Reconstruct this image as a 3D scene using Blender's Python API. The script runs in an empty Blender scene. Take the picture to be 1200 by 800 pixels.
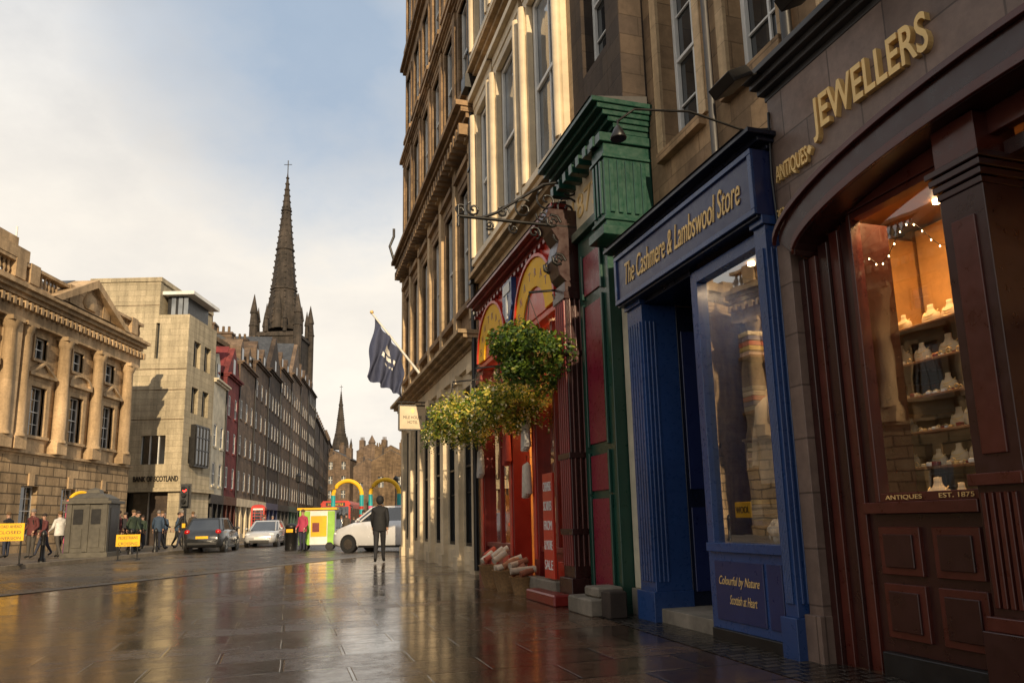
import bpy, bmesh, math, random
from mathutils import Vector, Matrix
random.seed(7)
D=bpy.data; SC=bpy.context.scene; COL=SC.collection
TH=math.atan(.31)
# ------------------------------------------------------------------ materials
def newmat(name):
    m=D.materials.new(name); m.use_nodes=True; nt=m.node_tree; nt.nodes.clear()
    out=nt.nodes.new('ShaderNodeOutputMaterial'); b=nt.nodes.new('ShaderNodeBsdfPrincipled')
    nt.links.new(b.outputs[0],out.inputs[0]); return m,nt,b,out
def N(nt,t,**k):
    n=nt.nodes.new('ShaderNode'+t)
    for a,v in k.items(): setattr(n,a,v)
    return n
def noise(nt,vec,scale,detail=4,rough=.55):
    n=N(nt,'TexNoise'); n.inputs['Scale'].default_value=scale; n.inputs['Detail'].default_value=detail; n.inputs['Roughness'].default_value=rough
    if vec: nt.links.new(vec,n.inputs['Vector'])
    return n.outputs['Fac']
def rng(nt,v,a,b,c,d):
    n=N(nt,'MapRange'); nt.links.new(v,n.inputs[0])
    for i,x in enumerate((a,b,c,d)): n.inputs[i+1].default_value=x
    return n.outputs[0]
def mth(nt,op,a,b=None,c=None):
    n=N(nt,'Math',operation=op)
    for i,x in enumerate((a,b,c)):
        if x is None: continue
        if isinstance(x,(int,float)): n.inputs[i].default_value=x
        else: nt.links.new(x,n.inputs[i])
    return n.outputs[0]
def mixc(nt,f,a,b,mode='MIX'):
    n=N(nt,'MixRGB',blend_type=mode)
    for i,x in enumerate((f,a,b)):
        if isinstance(x,(int,float)): n.inputs[i].default_value=x
        elif isinstance(x,tuple): n.inputs[i].default_value=(*x,1)
        else: nt.links.new(x,n.inputs[i])
    return n.outputs[0]
def gray(nt,v):
    n=N(nt,'CombineColor')
    for i in range(3): nt.links.new(v,n.inputs[i])
    return n.outputs[0]
def bumpn(nt,b,h,strength,dist):
    n=N(nt,'Bump'); n.inputs['Strength'].default_value=strength; n.inputs['Distance'].default_value=dist
    nt.links.new(h,n.inputs['Height']); nt.links.new(n.outputs[0],b.inputs['Normal']); return n
def stone(name,c1,c2,bw=.7,bh=.32,ms=.008,mort=.55,dirt=.5,rough=.85,bump=.5,big=.3):
    m,nt,b,o=newmat(name)
    tc=N(nt,'TexCoord'); sp=N(nt,'SeparateXYZ'); nt.links.new(tc.outputs['Object'],sp.inputs[0])
    u=mth(nt,'ADD',sp.outputs[0],sp.outputs[1]); cb=N(nt,'CombineXYZ'); nt.links.new(u,cb.inputs[0]); nt.links.new(sp.outputs[2],cb.inputs[1])
    br=N(nt,'TexBrick'); nt.links.new(cb.outputs[0],br.inputs['Vector'])
    br.inputs['Scale'].default_value=1; br.inputs['Brick Width'].default_value=bw; br.inputs['Row Height'].default_value=bh
    br.inputs['Mortar Size'].default_value=ms; br.inputs['Mortar Smooth'].default_value=.3
    br.inputs['Color1'].default_value=(*c1,1); br.inputs['Color2'].default_value=(*c2,1); br.inputs['Mortar'].default_value=(*[x*mort for x in c1],1)
    n1=noise(nt,tc.outputs['Object'],big,6,.65)
    mp=N(nt,'Mapping'); mp.inputs['Scale'].default_value=(2.2,2.2,.22); nt.links.new(tc.outputs['Object'],mp.inputs[0])
    n2=noise(nt,mp.outputs[0],1.0,5,.6)
    n3=noise(nt,tc.outputs['Object'],9,6,.7)
    f=mth(nt,'MULTIPLY',rng(nt,n1,.35,.65,1-dirt*.7,1.1),rng(nt,n2,.35,.62,1-dirt*.6,1.08))
    f=mth(nt,'MULTIPLY',f,rng(nt,n3,.3,.7,.78,1.15))
    nt.links.new(mixc(nt,1.0,br.outputs['Color'],gray(nt,f),'MULTIPLY'),b.inputs['Base Color'])
    b.inputs['Roughness'].default_value=rough; b.inputs['Specular IOR Level'].default_value=.3
    h=mth(nt,'ADD',mth(nt,'MULTIPLY',br.outputs['Fac'],-1.0),mth(nt,'MULTIPLY',n3,.6))
    bumpn(nt,b,h,bump,.012); return m
def paint(name,c,rough=.4,var=.25,metal=0.,spec=.5,bump=.15,sc=6,coat=0.,grime=.3):
    m,nt,b,o=newmat(name); tc=N(nt,'TexCoord')
    n1=noise(nt,tc.outputs['Object'],sc,6,.65); n2=noise(nt,tc.outputs['Object'],.9,5,.6)
    f=mth(nt,'MULTIPLY',rng(nt,n1,.3,.7,1-var,1+var*.5),rng(nt,n2,.3,.65,1-grime,1.05))
    nt.links.new(mixc(nt,1.0,c,gray(nt,f),'MULTIPLY'),b.inputs['Base Color'])
    nt.links.new(rng(nt,n1,.3,.7,max(.02,rough-.08),rough+.10),b.inputs['Roughness'])
    b.inputs['Metallic'].default_value=metal; b.inputs['Specular IOR Level'].default_value=spec; b.inputs['Coat Weight'].default_value=coat; b.inputs['Coat Roughness'].default_value=.12
    if bump: bumpn(nt,b,n1,bump,.01)
    return m
def glass(name,tint=(1,1,1),base=.10):
    m,nt,b,o=newmat(name); nt.nodes.remove(b)
    t=N(nt,'BsdfTransparent'); t.inputs[0].default_value=(*tint,1); g=N(nt,'BsdfGlossy'); g.inputs['Roughness'].default_value=.015
    lwt=N(nt,'LayerWeight'); lwt.inputs[0].default_value=.5
    tc=N(nt,'TexCoord'); n1=noise(nt,tc.outputs['Object'],1.3,2); bp=N(nt,'Bump'); bp.inputs['Strength'].default_value=.10; bp.inputs['Distance'].default_value=.02
    nt.links.new(n1,bp.inputs['Height']); nt.links.new(bp.outputs[0],g.inputs['Normal'])
    mx=N(nt,'MixShader'); nt.links.new(mth(nt,'MULTIPLY_ADD',mth(nt,'POWER',lwt.outputs['Facing'],3.0),.8,base),mx.inputs[0]); nt.links.new(t.outputs[0],mx.inputs[1]); nt.links.new(g.outputs[0],mx.inputs[2])
    nt.links.new(mx.outputs[0],o.inputs[0]); return m
def emis(name,c,s):
    m,nt,b,o=newmat(name); b.inputs['Emission Color'].default_value=(*c,1); b.inputs['Emission Strength'].default_value=s; b.inputs['Base Color'].default_value=(*c,1); return m
def winglass(name,c=(.03,.035,.04)):
    m,nt,b,o=newmat(name); tc=N(nt,'TexCoord'); n1=noise(nt,tc.outputs['Object'],.8,2)
    nt.links.new(mixc(nt,rng(nt,n1,.4,.6,0,1),tuple(x*.4 for x in c),c),b.inputs['Base Color'])
    b.inputs['Roughness'].default_value=.04; b.inputs['Specular IOR Level'].default_value=1.0; b.inputs['IOR'].default_value=1.7
    n2=noise(nt,tc.outputs['Object'],1.1,2); bumpn(nt,b,n2,.25,.03); return m
def ground(name,c1,c2,bw,bh,ms,rot,r0,r1,bump,mortc,nd=.02,off=.5,spec=.5,bn=.5,wet=0.):
    m,nt,b,o=newmat(name); tc=N(nt,'TexCoord'); mp=N(nt,'Mapping'); mp.inputs['Rotation'].default_value=(0,0,rot); nt.links.new(tc.outputs['Object'],mp.inputs[0])
    wob=N(nt,'TexNoise'); wob.inputs['Scale'].default_value=1.3; nt.links.new(mp.outputs[0],wob.inputs['Vector'])
    va=N(nt,'VectorMath',operation='MULTIPLY_ADD'); nt.links.new(wob.outputs['Color'],va.inputs[0]); va.inputs[1].default_value=(nd,nd,0); nt.links.new(mp.outputs[0],va.inputs[2])
    br=N(nt,'TexBrick'); br.offset=off; nt.links.new(va.outputs[0],br.inputs['Vector']); br.inputs['Scale'].default_value=1
    br.inputs['Brick Width'].default_value=bw; br.inputs['Row Height'].default_value=bh; br.inputs['Mortar Size'].default_value=ms; br.inputs['Mortar Smooth'].default_value=.4
    br.inputs['Color1'].default_value=(*c1,1); br.inputs['Color2'].default_value=(*c2,1); br.inputs['Mortar'].default_value=(*mortc,1)
    n1=noise(nt,mp.outputs[0],.55,5,.6); n2=noise(nt,mp.outputs[0],7,6,.7); n3=noise(nt,mp.outputs[0],45,3,.6)
    sep=N(nt,'SeparateColor'); nt.links.new(br.outputs['Color'],sep.inputs[0])
    f=mth(nt,'MULTIPLY',rng(nt,n1,.35,.65,.65,1.2),rng(nt,n2,.3,.7,.7,1.25))
    nt.links.new(mixc(nt,1.0,br.outputs['Color'],gray(nt,f),'MULTIPLY'),b.inputs['Base Color'])
    rr=mth(nt,'ADD',rng(nt,n1,.38,.62,r0,r1),rng(nt,n2,.35,.65,-.05,.1))
    sl=rng(nt,sep.outputs[0],min(c1[0],c2[0]),max(c1[0],c2[0]),0,1)
    rr=mth(nt,'ADD',rr,mth(nt,'MULTIPLY_ADD',sl,.2,-.08))
    rr=mth(nt,'MAXIMUM',rr,.05); nt.links.new(rr,b.inputs['Roughness']); b.inputs['Specular IOR Level'].default_value=spec
    h=mth(nt,'ADD',mth(nt,'MULTIPLY',br.outputs['Fac'],-1.2),mth(nt,'ADD',mth(nt,'MULTIPLY',n2,bn),mth(nt,'MULTIPLY',n3,.14)))
    h=mth(nt,'ADD',h,mth(nt,'MULTIPLY',sep.outputs[0],3.0))
    bumpn(nt,b,h,bump,.01)
    if wet:
        wf=mth(nt,'MULTIPLY',rng(nt,n1,.40,.60,wet,wet*.45),rng(nt,sl,0,1,1,.5)); nt.links.new(mth(nt,'MULTIPLY',wf,rng(nt,n2,.4,.6,1,.6)),b.inputs['Coat Weight']); b.inputs['Coat Roughness'].default_value=.08
        cb=N(nt,'Bump'); cb.inputs['Strength'].default_value=bump*.5; cb.inputs['Distance'].default_value=.008; nt.links.new(h,cb.inputs['Height']); nt.links.new(cb.outputs[0],b.inputs['Coat Normal'])
    return m
M={}
M['tan']=stone('sandstone_tan',(.42,.275,.15),(.27,.175,.10),.62,.30,dirt=.6)
M['brown']=stone('sandstone_brown',(.25,.17,.10),(.16,.11,.07),.6,.3,dirt=.7)
M['darkst']=stone('sooty_stone',(.10,.072,.052),(.065,.048,.04),.55,.28,dirt=.6)
M['classic']=stone('ashlar_gold',(.60,.42,.245),(.48,.33,.185),.95,.38,ms=.010,dirt=.6)
M['rust']=stone('rusticated_ashlar',(.54,.385,.225),(.43,.30,.17),1.1,.48,ms=.035,mort=.3,dirt=.6,bump=1.)
M['classictrim']=stone('dressed_stone',(.62,.44,.26),(.53,.37,.21),3,.9,ms=.002,dirt=.6)
M['bank']=stone('pale_ashlar',(.56,.47,.32),(.45,.38,.255),1.3,.42,ms=.012,dirt=.45,big=.15)
M['cream']=paint('cream_paint',(.74,.60,.40),.5,.12,grime=.35)
M['creamst']=stone('cream_stone',(.64,.47,.28),(.54,.38,.22),1.2,.4,ms=.004,dirt=.6)
M['render']=paint('cream_render',(.62,.55,.40),.7,.12,grime=.45)
M['blue']=paint('blue_gloss_paint',(.022,.060,.19),.3,.10,coat=.2,bump=.10,sc=14,grime=.35)
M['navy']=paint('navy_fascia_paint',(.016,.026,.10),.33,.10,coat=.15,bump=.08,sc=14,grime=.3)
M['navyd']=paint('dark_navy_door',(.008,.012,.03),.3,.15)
M['maroon']=paint('maroon_wood',(.085,.016,.010),.32,.25,coat=.15,sc=9,bump=.12)
M['maroond']=paint('dark_maroon_wood',(.038,.010,.008),.32,.25,coat=.15,sc=9,bump=.12)
M['wine']=paint('wine_paint',(.20,.009,.032),.3,.12,sc=12)
M['green']=paint('green_paint',(.009,.055,.037),.33,.12,coat=.15,sc=14,grime=.35)
M['dark']=paint('black_iron',(.012,.011,.011),.4,.3)
M['lead']=paint('lead_flashing',(.05,.047,.047),.5,.3)
M['red']=paint('red_gloss_paint',(.54,.035,.015),.34,.12,coat=.2,bump=.06)
M['redd']=paint('dark_red_paint',(.20,.016,.012),.35,.15,coat=.15)
M['yellow']=paint('yellow_paint',(.90,.50,.02),.55,.10,spec=.3)
M['gold']=paint('gold_leaf',(.90,.62,.25),.45,.15,metal=.25,bump=.05)
M['white']=paint('white_paint',(.75,.74,.70),.45,.08,grime=.2)
M['slate']=stone('roof_slate',(.075,.08,.09),(.05,.055,.065),.3,.2,ms=.01,dirt=.3,rough=.6)
M['tile']=stone('brown_tile_cladding',(.24,.165,.13),(.18,.125,.10),.55,.42,ms=.008,mort=.45,dirt=.45,rough=.4,bump=.3)
M['wg']=winglass('window_glass'); M['wgb']=winglass('window_glass_light',(.22,.24,.26))
M['glass']=glass('shop_glass',base=.14); M['glassr']=glass('shop_glass_reflective',(.85,.85,.85),base=.36)
M['warm']=paint('warm_interior',(.70,.38,.13),.7,.3,sc=3); M['woodi']=paint('interior_wood',(.20,.09,.035),.5,.3)
M['velvet']=paint('cream_velvet',(.75,.58,.36),.9,.1); M['bulb']=emis('lit_bulb',(1,.72,.35),22)
M['darkin']=paint('dim_interior',(.035,.028,.022),.8,.3)
M['skin']=paint('skin',(.50,.29,.20),.55,.08,bump=0); M['wicker']=paint('wicker',(.30,.17,.07),.8,.4,sc=30,bump=.6)
M['wool']=paint('white_wool',(.75,.72,.66),.95,.15,sc=25,bump=.8); M['rubber']=paint('rubber',(.015,.015,.015),.7,.2)
M['purple']=paint('heather_paint',(.25,.08,.22),.6,.2); M['teal']=paint('teal_paint',(.02,.35,.36),.4,.1); M['pink']=paint('pink_paint',(.7,.12,.22),.4,.1)
M['lgreen']=paint('lime_green_paint',(.28,.55,.05),.4,.12); M['redlight']=emis('red_signal',(1,.03,.02),8)
M['tail']=paint('tail_lamp_red',(.5,.01,.01),.2,.05); M['head']=paint('headlamp',(.8,.8,.8),.1,.02); M['chrome']=paint('chrome',(.6,.6,.6),.15,.05,metal=1)
M['pstone']=stone('step_stone',(.26,.22,.17),(.2,.17,.13),1.6,.5,ms=.002,dirt=.4,bump=.7)
def cm(c,r=.8,key=None):
    k='cloth_%02d_%02d_%02d'%tuple(int(x*99) for x in c)
    if k not in M: M[k]=paint(k,c,r,.2,sc=14,bump=.3)
    return k
# ------------------------------------------------------------------ builder
class Obj:
    def __init__(s,name,loc=(0,0,0),rot=0.):
        s.e=D.objects.new(name,None); COL.objects.link(s.e); s.e.location=loc; s.e.rotation_euler=(0,0,rot); s.e.empty_display_size=.2; s.p={}
    def _g(s,part,mat):
        k=(part,mat)
        if k not in s.p: s.p[k]=([],[],[])
        return s.p[k]
    def add(s,part,mat,vs,fs,smooth=False):
        V,F,S=s._g(part,mat); n=len(V); V.extend(vs)
        for f in fs: F.append([i+n for i in f]); S.append(smooth)
    def box(s,part,mat,x0,x1,y0,y1,z0,z1):
        if x0>x1:x0,x1=x1,x0
        if y0>y1:y0,y1=y1,y0
        if z0>z1:z0,z1=z1,z0
        vs=[(x,y,z) for x in(x0,x1) for y in(y0,y1) for z in(z0,z1)]
        s.add(part,mat,vs,[(0,1,3,2),(4,6,7,5),(0,4,5,1),(2,3,7,6),(0,2,6,4),(1,5,7,3)])
    def pane(s,part,mat,x,y0,y1,z0,z1):
        s.add(part,mat,[(x,y0,z0),(x,y1,z0),(x,y1,z1),(x,y0,z1)],[(0,1,2,3)])
    def prism(s,part,mat,pts,x0,x1,axis='x'):
        n=len(pts)
        def mk(a,p):
            return (a,p[0],p[1]) if axis=='x' else ((p[0],a,p[1]) if axis=='y' else (p[0],p[1],a))
        vs=[mk(x0,p) for p in pts]+[mk(x1,p) for p in pts]
        s.add(part,mat,vs,[list(range(n))[::-1],list(range(n,2*n))]+[(i,(i+1)%n,(i+1)%n+n,i+n) for i in range(n)])
    def band(s,part,mat,outer,inner,x0,x1):
        n=len(outer)
        vs=[(x0,*p) for p in outer]+[(x0,*p) for p in inner]+[(x1,*p) for p in outer]+[(x1,*p) for p in inner]
        fs=[]
        for i in range(n-1):
            fs+=[(i,i+1,n+i+1,n+i),(2*n+i,3*n+i,3*n+i+1,2*n+i+1),(i,2*n+i,2*n+i+1,i+1),(n+i,n+i+1,3*n+i+1,3*n+i)]
        fs+=[(0,n,3*n,2*n),(n-1,3*n-1,4*n-1,2*n-1)]
        s.add(part,mat,vs,fs)
    def tube(s,part,mat,pts,r,n=8,closed=False,cap=True):
        pts=[Vector(p) for p in pts]; rs=r if isinstance(r,(list,tuple)) else [r]*len(pts)
        vs=[];m=len(pts)
        for i,p in enumerate(pts):
            a=pts[(i-1)%m] if (i>0 or closed) else p; b=pts[(i+1)%m] if (i<m-1 or closed) else p
            t=(b-a).normalized(); up=Vector((0,0,1)) if abs(t.z)<.9 else Vector((1,0,0))
            u=t.cross(up).normalized(); w=t.cross(u)
            for j in range(n):
                an=2*math.pi*j/n; vs.append(tuple(p+(u*math.cos(an)+w*math.sin(an))*rs[i]))
        fs=[]
        for i in range(m if closed else m-1):
            k=(i+1)%m
            for j in range(n): fs.append((i*n+j,i*n+(j+1)%n,k*n+(j+1)%n,k*n+j))
        s.add(part,mat,vs,fs,True)
        if not closed and cap: s.add(part,mat,vs[:n],[list(range(n))]); s.add(part,mat,vs[-n:],[list(range(n))])
    def lathe(s,part,mat,cx,cy,prof,n=12,smooth=True,sx=1,sy=1,rot=0):
        vs=[];m=len(prof)
        for r,z in prof:
            for j in range(n):
                a=2*math.pi*j/n+rot; vs.append((cx+r*math.cos(a)*sx,cy+r*math.sin(a)*sy,z))
        fs=[(i*n+j,i*n+(j+1)%n,(i+1)*n+(j+1)%n,(i+1)*n+j) for i in range(m-1) for j in range(n)]
        s.add(part,mat,vs,fs,smooth); s.add(part,mat,vs[:n],[list(range(n))]); s.add(part,mat,vs[-n:],[list(range(n))])
    def ell(s,part,mat,c,r,n=12,m=8):
        prof=[(max(.001,math.sin(math.pi*i/m)),-math.cos(math.pi*i/m)) for i in range(m+1)]
        vs=[(c[0]+q*math.cos(2*math.pi*j/n)*r[0],c[1]+q*math.sin(2*math.pi*j/n)*r[1],c[2]+z*r[2]) for q,z in prof for j in range(n)]
        s.add(part,mat,vs,[(i*n+j,i*n+(j+1)%n,(i+1)*n+(j+1)%n,(i+1)*n+j) for i in range(m) for j in range(n)],True)
    def wall(s,part,mat,x0,x1,y0,y1,z0,z1,ops):
        ys=sorted({y0,y1,*[min(max(a,y0),y1) for o in ops for a in o[:2]]})
        for a,b in zip(ys,ys[1:]):
            if b-a<1e-5: continue
            c=(a+b)/2; zs=sorted([(o[2],o[3]) for o in ops if o[0]<c<o[1]]); z=z0
            for q,w in zs:
                if q>z: s.box(part,mat,x0,x1,a,b,z,q)
                z=max(z,w)
            if z<z1: s.box(part,mat,x0,x1,a,b,z,z1)
    def sash(s,y0,y1,z0,z1,xg=.18,fr='white',gl='wg',cols=2,rows=4,t=.06):
        f='window_frames'
        s.box('window_glass',gl,xg,xg+.03,y0,y1,z0,z1)
        s.box(f,fr,xg-.06,xg-.002,y0,y0+t,z0,z1); s.box(f,fr,xg-.06,xg-.002,y1-t,y1,z0,z1)
        s.box(f,fr,xg-.058,xg-.003,y0+t,y1-t,z0,z0+t*1.3); s.box(f,fr,xg-.058,xg-.003,y0+t,y1-t,z1-t,z1)
        zm=(z0+z1)/2; s.box(f,fr,xg-.055,xg-.003,y0+t,y1-t,zm-t*.4,zm+t*.4)
        for i in range(1,cols):
            y=y0+(y1-y0)*i/cols; s.box(f,fr,xg-.035,xg-.004,y-.015,y+.015,z0+t,z1-t)
        for i in range(1,rows):
            if rows%2==0 and i==rows//2: continue
            z=z0+(z1-z0)*i/rows; s.box(f,fr,xg-.033,xg-.005,y0+t,y1-t,z-.014,z+.014)
    def surround(s,y0,y1,z0,z1,mat,w=.16,p=.06,head=None,part='window_surrounds'):
        s.box(part,mat,-p,.1,y0-w,y0,z0,z1+w); s.box(part,mat,-p,.1,y1,y1+w,z0,z1+w)
        s.box(part,mat,-p+.003,.1,y0,y1,z1,z1+w); s.box(part,mat,-p-.08,.16,y0-w-.06,y1+w+.06,z0-.14,z0)
        if head=='cornice':
            s.box(part,mat,-p-.12,.1,y0-w-.08,y1+w+.08,z1+w+.22,z1+w+.36); s.box(part,mat,-p-.02,.1,y0-w,y1+w,z1+w,z1+w+.22)
        if head in('ped','arc'):
            zz=z1+w+.2; s.box(part,mat,-p-.02,.1,y0-w,y1+w,z1+w,zz); s.box(part,mat,-p-.2,.1,y0-w-.15,y1+w+.15,zz,zz+.14)
            c=(y0+y1)/2; h=(y1-y0)/2+w+.15
            if head=='ped': o=[(c-h,zz+.143),(c,zz+.75),(c+h,zz+.143)]
            else: o=[(c+h*math.cos(math.pi*i/10),zz+.143+.6*math.sin(math.pi*i/10)) for i in range(10,-1,-1)]
            s.prism(part,mat,o,-p-.06,.1)
            sc=.82; s.band(part,mat,o,[(c+(q[0]-c)*sc,zz+.143+(q[1]-zz-.143)*sc) for q in o],-p-.2,-p-.061)
    def cornice(s,part,mat,y0,y1,z,h,p,x1=.1,steps=3,dent=0):
        for i in range(steps):
            q=p*(i+1)/steps; s.box(part,mat,-q,x1,y0-.0-q*.3,y1+q*.3,z+h*i/steps,z+h*(i+1)/steps)
        if dent:
            y=y0
            while y<y1-.1:
                s.box(part+'_brackets',mat,-p*.8,-.01,y,y+dent*.45,z-dent*.9,z+.0); y+=dent
    def text(s,part,mat,txt,y0,y1,z,h,x,ext=.012,shear=0,M3=None,bold=0.):
        cu=D.curves.new('t','FONT'); cu.body=txt; cu.extrude=ext; cu.shear=shear; cu.offset=bold; cu.resolution_u=4; ob=D.objects.new('t',cu); COL.objects.link(ob)
        dg=bpy.context.evaluated_depsgraph_get(); me=D.meshes.new_from_object(ob.evaluated_get(dg)); D.objects.remove(ob)
        vs=[v.co.copy() for v in me.vertices]; fs=[list(p.vertices) for p in me.polygons]
        x0=min(v.x for v in vs);xx=max(v.x for v in vs);h0=min(v.y for v in vs);hh=max(v.y for v in vs)
        W=abs(y1-y0); out=[]; sg=1 if y1>y0 else -1
        for v in vs:
            a=(v.x-x0)/(xx-x0)*W; b=(v.y-h0)/(hh-h0)*h
            out.append((x-v.z,y0+sg*a,z+b) if M3 is None else tuple(M3@Vector((a,b,v.z))))
        s.add(part,mat,out,fs)
    def done(s,bevel=0):
        for (part,mat),(V,F,S) in s.p.items():
            me=D.meshes.new(part); me.from_pydata([tuple(v) for v in V],[],F)
            for p,sm in zip(me.polygons,S): p.use_smooth=sm
            bm=bmesh.new(); bm.from_mesh(me); bmesh.ops.recalc_face_normals(bm,faces=bm.faces); bm.to_mesh(me); bm.free()
            me.materials.append(M[mat]); ob=D.objects.new(part,me); COL.objects.link(ob); ob.parent=s.e
            if bevel and len(F)<3000 and 'lettering' not in part:
                b=ob.modifiers.new('b','BEVEL'); b.width=bevel; b.segments=1; b.limit_method='ANGLE'; b.angle_limit=.9
        return s.e
OR=(4.1,0,0)
def lw(x,y,z=0): # facade frame -> world
    return (4.1+x*math.cos(TH)-y*math.sin(TH), x*math.sin(TH)+y*math.cos(TH), z)
# ================================================================== RIGHT SIDE
# ---- jewellers
j=Obj('jewellers_shop',OR,TH)
CY=3.9
def arc(hs,z0,rise,n=28): return [(CY+hs*math.cos(math.pi*i/n)*1.0, z0+rise*math.sin(math.pi*i/n)) for i in range(n+1)]
outer=arc(2.03,3.30,.48); inner=arc(1.86,3.12,.38)
def zin(y): return 3.12+.38*math.sqrt(max(0,1-((y-CY)/1.86)**2))
j.prism('fascia','tile',[(6.02,4.62),(6.02,3.30)]+outer+[(-4,3.30),(-4,4.62)],-.06,.3)
j.band('arch','maroond',outer,inner,-.14,.2)
o2=arc(2.06,3.32,.49); j.band('arch_moulding','maroon',o2,[(p[0],p[1]-.05) for p in o2],-.18,-.141)
i2=[(p[0],p[1]+.07) for p in inner]; j.band('arch_moulding','maroon',i2,inner,-.17,-.1401)
j.box('corner_pilaster','tile',-.09,.3,5.87,6.02,.0,3.295)
j.box('corner_pilaster_base','tile',-.13,.3,5.86,6.035,0,.35)
for k,(a,b,x) in enumerate([(5.80,5.868,-.02),(5.72,5.799,.02),(5.62,5.719,.05),(5.53,5.619,.08),(5.45,5.529,.11)]):
    j.box('door_jamb','maroon' if k%2 else 'maroond',x,.5,a,b,0,zin(b)-.002)
j.prism('lunette','maroon',[(5.45,3.34)]+[p for p in inner if p[0]<5.2 and p[0]>2.4]+[(2.4,3.34)],.08,.16)
def jwin(y0,y1):
    zt=3.34
    j.pane('window_glass','glass',.15,y0,y1,1.17,zt)
    for a,b in((y0,y0+.04),(y1-.04,y1)): j.box('window_frame','maroon',.10,.2,a,b,1.17,zt)
    j.box('window_frame','maroon',.103,.2,y0+.04,y1-.04,zt-.05,zt); j.box('window_frame','maroon',.103,.2,y0+.04,y1-.04,1.17,1.23)
    j.box('window_sill','maroon',.0,.25,y0,y1+.02,1.09,1.168); j.box('stall_riser','maroond',.08,.3,y0,y1,.16,1.09); j.box('plinth','dark',.02,.3,y0,y1,0,.16)
    n=2; w=(y1-y0)/n
    for i in range(n):
        a=y0+w*i+.05;b=y0+w*(i+1)-.05
        for (c,d,x) in ((.26,.62,.06),(.68,1.0,.06)):
            j.box('riser_panel','maroon',x-.012,.1,a,b,c,d); j.box('riser_panel_field','maroond',x-.03,.1,a+.05,b-.05,c+.05,d-.05)
jwin(4.56,5.45); jwin(1.95,2.9)
j.text('window_lettering','gold','ANTIQUES       EST. 1875',5.35,4.65,1.18,.035,.095,.002)
def jpil(y0,y1):
    X=-.03; zc=3.02
    j.box('pilaster','maroond',X,.3,y0,y1,.42,zc); j.box('pilaster_base','maroond',X-.07,.3,y0-.03,y1+.03,0,.42); j.box('pilaster_base_cap','maroon',X-.04,.3,y0-.02,y1+.02,.42,.5)
    for k in range(5):
        y=y0+.045+k*(y1-y0-.09)/4.4; j.box('pilaster_reeds','maroon',X-.025,X+.01,y,y+.03,.55,1.2)
    j.box('pilaster_dado_cap','maroon',X-.05,.3,y0-.02,y1+.02,1.24,1.31)
    j.box('pilaster_field','maroon',X-.015,X+.01,y0+.07,y1-.07,1.42,2.85)
    for k in range(4): j.box('pilaster_capital','maroond',X-.012-.015*k,.3,y0-.005-.012*k,y1+.005+.012*k,zc+.05*k,zc+.042+.05*k)
    j.box('pilaster_neck','maroon',X-.005,.3,y0,y1,zc+.2,zin((y0+y1)/2)-.002)
jpil(4.22,4.52); jpil(2.93,3.2)
j.box('door','maroond',.9,.95,3.22,4.2,0,.9); j.box('door','maroond',.9,.95,3.22,3.36,.9,2.2); j.box('door','maroond',.9,.95,4.06,4.2,.9,2.2); j.box('door','maroond',.9,.95,3.22,4.2,2.2,2.4)
j.pane('door_glass','glass',.92,3.36,4.06,.9,2.2); j.pane('transom_glass','glass',.92,3.22,4.2,2.4,3.2)
j.box('recess_floor','pstone',0,.9,3.2,4.22,.0,.14); j.add('recess_side','glass',[(.3,4.21,1.1),(.88,4.21,1.1),(.88,4.21,3.1),(.3,4.21,3.1)],[(0,1,2,3)]); j.box('recess_side_panel','maroon',.3,.9,4.205,4.25,0,1.1)
j.box('recess_side_frame','maroond',.3,.36,4.205,4.25,1.1,3.2); j.box('recess_side_frame','maroond',.56,.60,4.206,4.24,1.1,3.2); j.box('recess_head','maroond',.17,.95,3.2,4.21,3.2,3.3)
j.tube('door_handle','gold',[(.86,4.12,.95),(.84,4.12,1.05),(.84,4.12,1.2),(.86,4.12,1.3)],.012)
j.box('flank_wall','tile',-.058,.3,-4,1.88,0,3.295)
j.box('interior_back','warm',1.45,1.5,1.9,6.6,.8,3.6); j.box('interior_end','warm',.51,1.45,6.6,6.65,.8,3.6); j.box('interior_floor','woodi',.22,1.45,4.3,6.6,1.0,1.12); j.box('ceiling','woodi',.31,3.0,1.9,6.6,3.62,3.66)
j.box('interior_floor','woodi',.22,1.45,1.9,3.1,1.0,1.12)
j.box('interior_rear','woodi',2.95,3,1.9,6.6,0,3.6)
for y in(4.9,5.5,6.1): j.box('interior_panelling','woodi',1.40,1.448,y-.04,y+.04,1.13,3.6)
for x in(.62,.82,1.0): j.box('interior_panelling','woodi',x-.03,x+.03,6.55,6.598,1.13,3.6)
for z in(2.75,3.1): j.box('interior_panelling','woodi',.52,1.4,6.552,6.597,z,z+.06)
for z in(1.40,1.66,1.92,2.18,2.45):
    j.box('shelf','woodi' ,.52,1.40,4.7,6.55,z,z+.02)
rd=random.Random(3)
def bust(x,y,z,sc=1.):
    pr=[(.085,0),(.112,.04),(.118,.09),(.10,.135),(.05,.165),(.036,.20),(.036,.235),(.001,.24)]
    j.lathe('display_busts','velvet',x,y,[(r*sc,z+h*sc) for r,h in pr],14,sx=.5)
    for q in(.10,.13,.155):
        j.tube('necklaces','gold',[(x-.055*sc*math.cos(a),y+.085*sc*math.sin(a),z+(q-.05*math.cos(a))*sc) for a in [i*.35-1.75 for i in range(11)]],.005,5)
rb=random.Random(8)
for z in(1.42,1.68,1.94,2.20,2.47):
    y=4.78
    while y<6.4:
        if rb.random()<.8: bust(.60+rb.uniform(0,.12),y,z,rb.uniform(.55,.78))
        y+=rb.uniform(.17,.26)
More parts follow.
